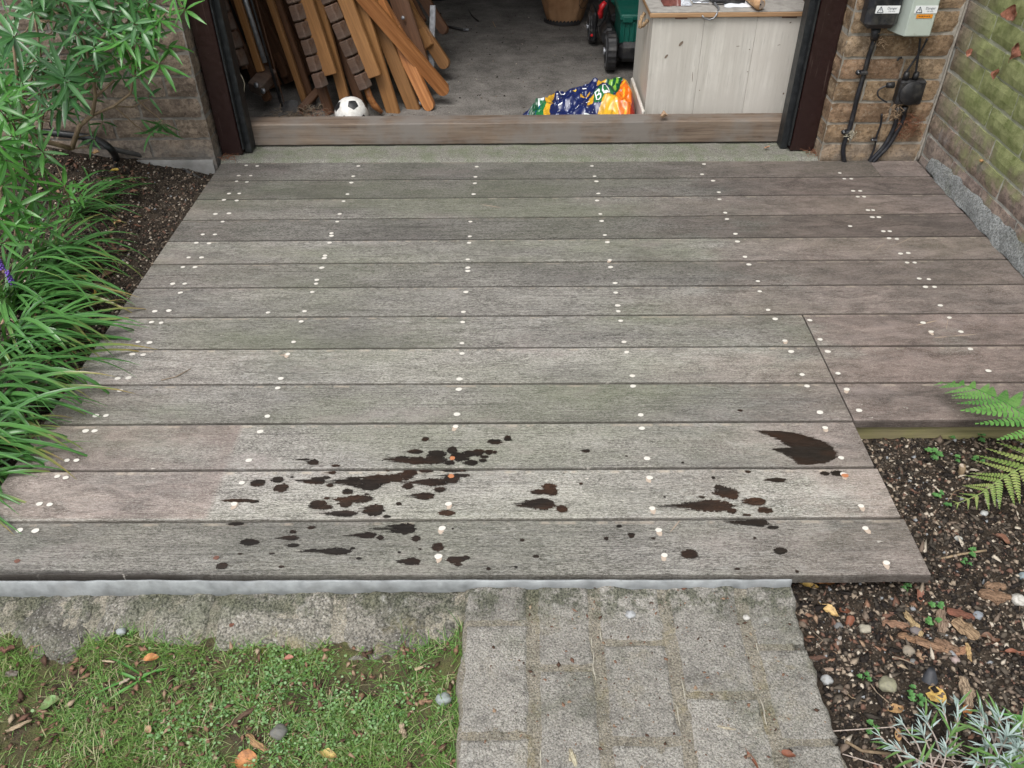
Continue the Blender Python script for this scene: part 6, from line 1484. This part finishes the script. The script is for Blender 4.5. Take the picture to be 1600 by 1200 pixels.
def leaf1(u, v, L, w, ang, tint, where, label, curl=.4, seed=0, name='dry_leaf', grp=None, wallX=None):
    rr = random.Random(seed); V = []; nx, ny = 12, 6; pos = gl(u, v, where) if wallX is None else Vector(PX(u, v, wallX))
    for i in range(nx+1):
        t = i/nx; ww = w*.5*math.sin(math.pi*min(1, .03+.94*t))**.7*(1+.18*nz(t*9, seed, 1))
        for j in range(ny+1):
            s_ = j/ny*2-1; x = (t-.5)*L; y = s_*ww; z = curl*(y*y)/max(w*.5, .001)*1.2+curl*.5*x*x/L+nz(x*60, y*60, seed)*.0045*(1+curl*1.6)+.002; V.append((x, y, z))
    F = [(i*(ny+1)+j, (i+1)*(ny+1)+j, (i+1)*(ny+1)+j+1, i*(ny+1)+j+1) for i in range(nx) for j in range(ny)]
    b = len(V); V += [(-L*.5, -.0005, .002), (-L*.5, .0005, .002), (-L*.72, .0006, .004), (-L*.72, -.0004, .004)]; F.append((b, b+1, b+2, b+3))
    o = mk(name, V, F, m_dleaf, None, True); o.location = pos+Vector((0, 0, .001)); o.rotation_euler = (rr.uniform(-.15, .15), rr.uniform(-.15, .15), ang)
    if wallX is not None: o.rotation_euler = (rr.uniform(-.4, .4), -math.pi/2+rr.uniform(-.4, .4), ang); o.location = pos+Vector((-.006, 0, 0))
    o['tint'] = tint; tag(o, label, 'leaf', grp); return o
def chip1(u, v, L, w, h, ang, tint, where, label, seed=0, name='wood_chip'):
    if where == 'r': L *= 1.2; w *= 1.25; h *= 1.2
    rr = random.Random(seed); V = []; F = []; nx, m_ = 8, 8; pos = gl(u, v, where)
    for i in range(nx+1):
        t = i/nx; k = max(.12, math.sin(math.pi*min(1, .10+.82*t))**.45)*(1+.2*rr.uniform(-1, 1))
        for j in range(m_):
            a = 2*math.pi*j/m_; q = 1+.25*rr.uniform(-1, 1); V.append(((t-.5)*L+rr.uniform(-.03, .03)*L*(i in (0, nx)), math.cos(a)*w*.5*k*q+nz(t*3, seed)*w*.4, math.sin(a)*h*.5*k*q+h*.35))
    F = [(i*m_+j, (i+1)*m_+j, (i+1)*m_+(j+1) % m_, i*m_+(j+1) % m_) for i in range(nx) for j in range(m_)]+[tuple(range(m_)), tuple(nx*m_+j for j in range(m_))[::-1]]
    o = mk(name, V, F, m_chipw); o.location = pos; o.rotation_euler = (rr.uniform(-.1, .1), rr.uniform(-.12, .12), ang); o['tint'] = tint; tag(o, label, 'wood chip'); return o
def peb1(u, v, r_, tint, where, label, seed=0, fl_=.7, name='pebble', cat='stone'):
    V = []; F = []; nu, nv = 16, 9; pos = gl(u, v, where)
    for j in range(nv+1):
        for i in range(nu):
            th = math.pi*j/nv; ph = 2*math.pi*i/nu; d_ = (math.sin(th)*math.cos(ph), math.sin(th)*math.sin(ph), math.cos(th)); k = r_*(1+.35*nz(d_[0], d_[1], d_[2]+seed*3.1, 1.5)+.08*nz(d_[0], d_[1], d_[2]+seed, 5)); V.append((d_[0]*k*1.12, d_[1]*k, d_[2]*k*fl_+r_*.35))
    F = [(j*nu+i, (j+1)*nu+i, (j+1)*nu+(i+1) % nu, j*nu+(i+1) % nu) for j in range(nv) for i in range(nu)]
    o = mk(name, V, F, m_peb, None, True); o.location = pos; o['tint'] = tint; tag(o, label, cat); return o
R2 = math.radians
for a in [(1462, 1088, .036, .032, 2.2, YL, 'r', 'large round yellow leaf in the soil beside the black plastic cone', .1), (1399, 1109, .028, .020, .2, TAN, 'r', 'small tan leaf left of the big yellow leaf', .2), (1296, 956, .036, .018, -.9, (.55, .38, .16), 'r', 'pear shaped tan leaf in the litter by the path corner', .3), (1266, 917, .030, .014, -.4, YL, 'r', 'yellow leaf tucked under the front edge of the deck', .5),
        (1290, 913, .034, .016, .1, OR, 'r', 'orange brown leaf under the front edge of the deck', .6), (1319, 956, .022, .020, .4, RB, 'r', 'squarish reddish leaf right of the pear shaped leaf', .2), (1326, 975, .022, .014, 1.0, RB, 'r', 'curled dark red leaf above the pebbles by the path', 1.2), (1436, 932, .034, .016, 1.3, (.28, .12, .08), 'r', 'reddish leaf below the front corner of the deck', .5),
        (1588, 1022, .040, .012, -.2, RB, 'r', 'long reddish curled leaf at the right edge of the soil bed', .7), (1545, 1000, .034, .016, -.3, BR, 'r', 'brown curled leaf right of the large wood chips', .8), (1565, 845, .030, .016, -.9, (.22, .11, .07), 'r', 'brown curled leaf near the right edge below the ferns', 1.0), (1510, 1112, .026, .016, .9, OR, 'r', 'orange brown leaf below the upright wood chip', .6), (1402, 1150, .02, .010, 1.4, TAN, 'r', 'tan leaf scrap beside the silvery sprigs', .4),
        (385, 1190, .036, .034, .2, OR, 'l', 'round orange leaf at the bottom of the lawn', .25), (513, 1181, .032, .016, -.3, (.52, .40, .14), 'l', 'yellow brown leaf at the bottom of the lawn near the middle', .5), (237, 1030, .026, .015, .2, OR, 'l', 'orange leaf in the lawn above the grass rosette', .4), (78, 1100, .034, .022, .6, GN, 'l', 'fallen green leaf at the left of the lawn', .3), (452, 1030, .016, .010, .3, (.4, .18, .13), 'l', 'small pinkish leaf in the lawn below the kerb', .5),
        (233, 1142, .018, .012, -.8, (.42, .27, .17), 'l', 'small brown leaf in the lower lawn right of centre of the left part', .6), (1037, 184, .030, .022, .3, (.36, .24, .15), .107, 'curled dry leaf lying on the threshold beam', 1.3), (1198, 232, .026, .010, .5, (.36, .19, .10), .012, 'small orange brown leaf on the concrete step by the right post', .9), (1175, 1190, .03, .010, -1.2, RB, 'p', 'reddish leaf sliver at the bottom of the path', .8),
        (1231, 1182, .022, .014, -.5, RB, 'p', 'dark red leaf at the lower right corner of the path', .9), (1396, 215, .001, .001, 0, BR, 'r', '', .1)]:
    if a[7]: leaf1(*a, seed=int(a[0]))
for (u, v, L, w, an, lb) in ((1590, 18, .045, .04, .4, 'crumpled reddish dead leaf stuck high on the mossy wall'), (1585, 78, .05, .026, 1.2, 'crumpled pinkish dead leaf on the mossy wall below the highest one'), (1562, 116, .032, .02, .2, 'small curled dead leaf stuck on the mossy wall, lowest of the three'), (1519, 83, .026, .016, .6, 'tiny dead leaf on the mossy wall near the corner')):
    leaf1(u, v, L, w, an, (.34, .15, .10), 0, lb, 1.5, seed=int(u), wallX=3.272)
q = PX(1533, 252, 3.268); o = peb1(1533, 252, .006, (.36, .20, .08), 'r', 'round brown snail shell stuck low on the mossy wall', 4, name='snail_shell', cat='snail'); o.location = Vector(q)
for k, a in enumerate([(1426, 975, .052, .012, .006, 1.75, (.50, .37, .20), 'r', 'long pale yellow chip standing out in the right bed'), (1552, 934, .048, .020, .014, -.12, (.30, .19, .12), 'r', 'big brown bark chip near the white stone'), (1553, 919, .034, .016, .012, .15, (.34, .22, .14), 'r', 'bark chip lying against the big brown one'), (1500, 962, .040, .014, .010, -.45, (.22, .09, .06), 'r', 'dark red splintered bark chip in the middle of the right bed'),
        (1508, 985, .040, .026, .012, -.9, (.36, .25, .15), 'r', 'broad fibrous wood chip below the red splinter'), (1470, 972, .040, .018, .010, 1.2, (.30, .22, .16), 'r', 'greyish upright chip left of the broad fibrous one'), (1455, 1012, .046, .014, .010, -.35, (.34, .21, .13), 'r', 'pointed brown chip under the clover seedling'), (1478, 1010, .036, .014, .010, -.6, (.27, .17, .11), 'r', 'brown chip right of the pointed one'), (1513, 1022, .034, .008, .006, 1.4, (.55, .38, .18), 'r', 'narrow yellow splinter below the broad chip'),
        (1500, 1020, .026, .012, .008, .5, (.40, .22, .13), 'r', 'orange brown chip left of the narrow splinter'), (1508, 1083, .044, .018, .014, 1.5, (.42, .32, .22), 'r', 'upright pale chip right of the big yellow leaf'), (1437, 1026, .026, .006, .004, 1.5, (.46, .33, .2), 'r', 'thin pale splinter above the black plastic cone'), (1398, 978, .040, .012, .008, -.2, (.34, .2, .13), 'r', 'twisted brown chip left of the clover'), (1425, 1000, .042, .013, .009, -.25, (.32, .19, .11), 'r', 'curved brown bark chip left of the pointed one'),
        (665, 1097, .024, .010, .008, .1, (.36, .22, .14), 'l', 'short brown chip beside the grey stone in the lawn'), (400, 1162, .046, .011, .008, -.6, (.42, .26, .13), 'l', 'long orange brown stick in the lower lawn'), (375, 975, .036, .012, .010, .3, (.24, .10, .07), 'l', 'red bark piece where the lawn meets the kerb'), (630, 1142, .030, .010, .007, 1.9, (.50, .40, .28), 'l', 'pale splintered chip in the lawn left of the path'), (380, 1120, .050, .010, .008, .8, (.14, .09, .06), 'l', 'dark brown bark stick in the lawn'),
        (30, 1135, .040, .007, .005, .55, (.46, .36, .24), 'l', 'thin pale stick at the left of the lawn'), (195, 1065, .018, .006, .005, .6, (.50, .42, .32), 'l', 'pale chip inside the grass rosette'), (170, 1034, .022, .004, .004, 0, (.50, .40, .28), 'l', 'thin pale splinter above the grass rosette'), (10, 1015, .03, .012, .008, .3, (.20, .10, .07), 'l', 'brown bark piece at the left edge below the kerb'), (20, 1055, .022, .014, .010, 0, (.22, .20, .17), 'l', 'grey chip at the left edge of the lawn'), (655, 1045, .016, .006, .005, .3, (.55, .45, .3), 'l', 'small pale chip in the clover'),
        (1310, 1003, .020, .006, .005, 1.0, (.45, .42, .38), 'r', 'thin grey splinter beside the path stones'), (1272, 1030, .034, .008, .006, .1, (.14, .08, .06), 'r', 'dark bark strip against the path edge'), (1300, 1047, .026, .005, .004, -.1, (.45, .33, .25), 'r', 'thin pinkish chip against the path edge'), (895, 1184, .030, .010, .004, 1.8, (.55, .50, .36), 'p', 'flat pale flake on the bottom of the path'), (1135, 1138, .030, .005, .003, -.15, (.55, .50, .38), 'p', 'thin pale splinter on the path')]):
    chip1(*a, seed=k+3)
for k, a in enumerate([(1291, 1064, .0095, (.34, .35, .35), 'r', 'round pale grey pebble beside the path edge'), (1386, 1072, .014, (.26, .25, .17), 'r', 'lumpy mossy stone below the deck corner'), (1590, 940, .0125, (.52, .50, .46), 'r', 'white flat stone at the right edge of the soil'), (1527, 963, .0085, (.22, .24, .27), 'r', 'round slate grey pebble right of the red splinter'), (1419, 1018, .010, (.26, .22, .17), 'r', 'brown pebble above the yellow leaf'), (1426, 1034, .005, (.16, .16, .16), 'r', 'dark pebble under the brown one'),
        (1492, 1032, .007, (.34, .26, .24), 'r', 'pinkish oval pebble below the wood chips'), (1430, 987, .009, (.15, .13, .13), 'r', 'dark pebble right beside the long pale chip'), (1537, 803, .0070, (.45, .46, .45), 'r', 'white pebble below the yellowing fern tip'), (1497, 843, .0070, (.48, .48, .45), 'r', 'white pebble lower down beyond the deck end'), (1350, 985, .011, (.36, .33, .26), 'r', 'pale stone between the leaf litter and the chips'), (1310, 980, .008, (.15, .15, .15), 'r', 'dark pebble by the curled red leaf'), (1598, 902, .009, (.20, .25, .27), 'r', 'blue grey stone cut by the right edge'),
        (1486, 1000, .001, (.1, .1, .1), 'r', ''), (693, 1094, .0115, (.27, .31, .30), 'l', 'flat blue grey stone in the lawn by the path'), (437, 1146, .013, (.14, .14, .13), 'l', 'dark stone in the lower lawn'), (190, 988, .008, (.30, .33, .34), 'l', 'small blue grey stone at the kerb foot'), (1166, 966, .006, (.45, .44, .41), 'p', 'white chip of stone set in the path joint'), (985, 962, .0085, (.36, .37, .38), 'p', 'smooth grey pebble set in the path')]):
    if a[5]: peb1(*a, seed=k+2)
cn = thing('plastic_cone', 'small dark plastic cap half buried above the yellow leaf', 'plastic cap', tuple(gl(1452, 1062, 'r')))
V = []; F = []
for k in range(17):
    a = 2*math.pi*k/16; V += [(math.cos(a)*.016, math.sin(a)*.016-.004, -.004), (math.cos(a)*.006, math.sin(a)*.006+.006, .022)]
F = [(2*k, 2*k+2, 2*k+3, 2*k+1) for k in range(16)]+[tuple(2*k+1 for k in range(16))]
mk('cap', V, F, simple('dark_plastic', (.03, .032, .038), .6, .3, 80), cn, True)
sb_ = thing('cut_stem', 'cut woody stem stub standing in the soil below the right deck edge', 'stem stub', tuple(gl(1500, 740, 'r')))
MB().tube([(0, 0, -.01), (.001, .0, .012), (-.002, .001, .024)], [.0075, .007, .0068], 10).build('stub', m_stem, sb_, True); MB().disc((-.002, .001, .0238), (0, 0, 1), .0062, .0008, 12).build('cut_face', m_chip, sb_)
for k, (pts, w, lb) in enumerate([([(1470, 875), (1500, 868), (1540, 862)], .0025, 'long dark twig lying right of the front deck corner'), ([(1395, 1028), (1412, 1033), (1428, 1040)], .0013, 'thin pale twig between the pebbles and the dark soil'), ([(1320, 1160), (1345, 1175), (1390, 1180)], .0028, 'curved pinkish twig from the path end into the silvery plant'), ([(1355, 1065), (1370, 1085), (1388, 1100)], .0012, 'thin brown twig pointing at the small tan leaf'),
        ([(1480, 785), (1490, 770), (1507, 765)], .001, 'thin reddish twig under the yellowing fern'), ([(1270, 990), (1285, 1003), (1275, 1012)], .001, 'bent white stalk beside the path edge'), ([(1322, 1085), (1330, 1092), (1352, 1098)], .001, 'thin pale stalk below the grey pebble'), ([(1562, 690), (1580, 705), (1600, 715)], .0012, 'thin dead fern stalk near the right edge')]):
    tag(MB().tube([gl(u, v, 'r')+Vector((0, 0, .004)) for u, v in pts], w, 6).build('twig', m_twig if k % 2 else m_stem, None, True), lb, 'twig')
tag(MB().tube([gl(u, v, .002)+Vector((0, 0, z)) for u, v, z in ((252, 594, 0), (275, 589, .001), (299, 578, .004))], .0013, 5).build('twig', m_twig, None, True), 'thin grey twig lying on the deck at the tip of the longest strap leaf', 'twig')
tag(MB().tube([gl(u, v, 'b')+Vector((0, 0, .02)) for u, v in ((132, 478), (150, 487), (163, 478))], .001, 5).build('twig', m_straw, None, True), 'thin pale stalk in the litter beside the strap leaves', 'twig')
for k, (u, v, an, L) in enumerate([(150, 465, 2.0, .07), (135, 420, -.4, .05), (170, 430, .9, .05), (195, 395, .2, .05), (120, 440, .7, .06), (185, 350, 1.2, .03), (215, 355, .2, .028), (230, 330, -.5, .03), (208, 300, .4, .03), (180, 268, .3, .03), (150, 240, -.2, .04)]):
    leaf1(u, v, L, .014, an, (TAN, RB, BR, (.32, .15, .1), (.5, .36, .06))[k % 5 if k else 4], 'b', ('yellow dead strap leaf', 'tan curled leaf', 'reddish curled leaf', 'dark brown leaf')[k % 4]+' in the left bed '+('beside the seventh board', 'under the middle clump', 'near the deck edge', 'by the sixth board', 'between two clumps', 'behind the back clump', 'right of the back clump', 'close to the deck by the third board', 'on bare soil near the deck', 'beside the black hose', 'at the foot of the hose')[k], .8, seed=60+k)
print('objects', len(bpy.data.objects))
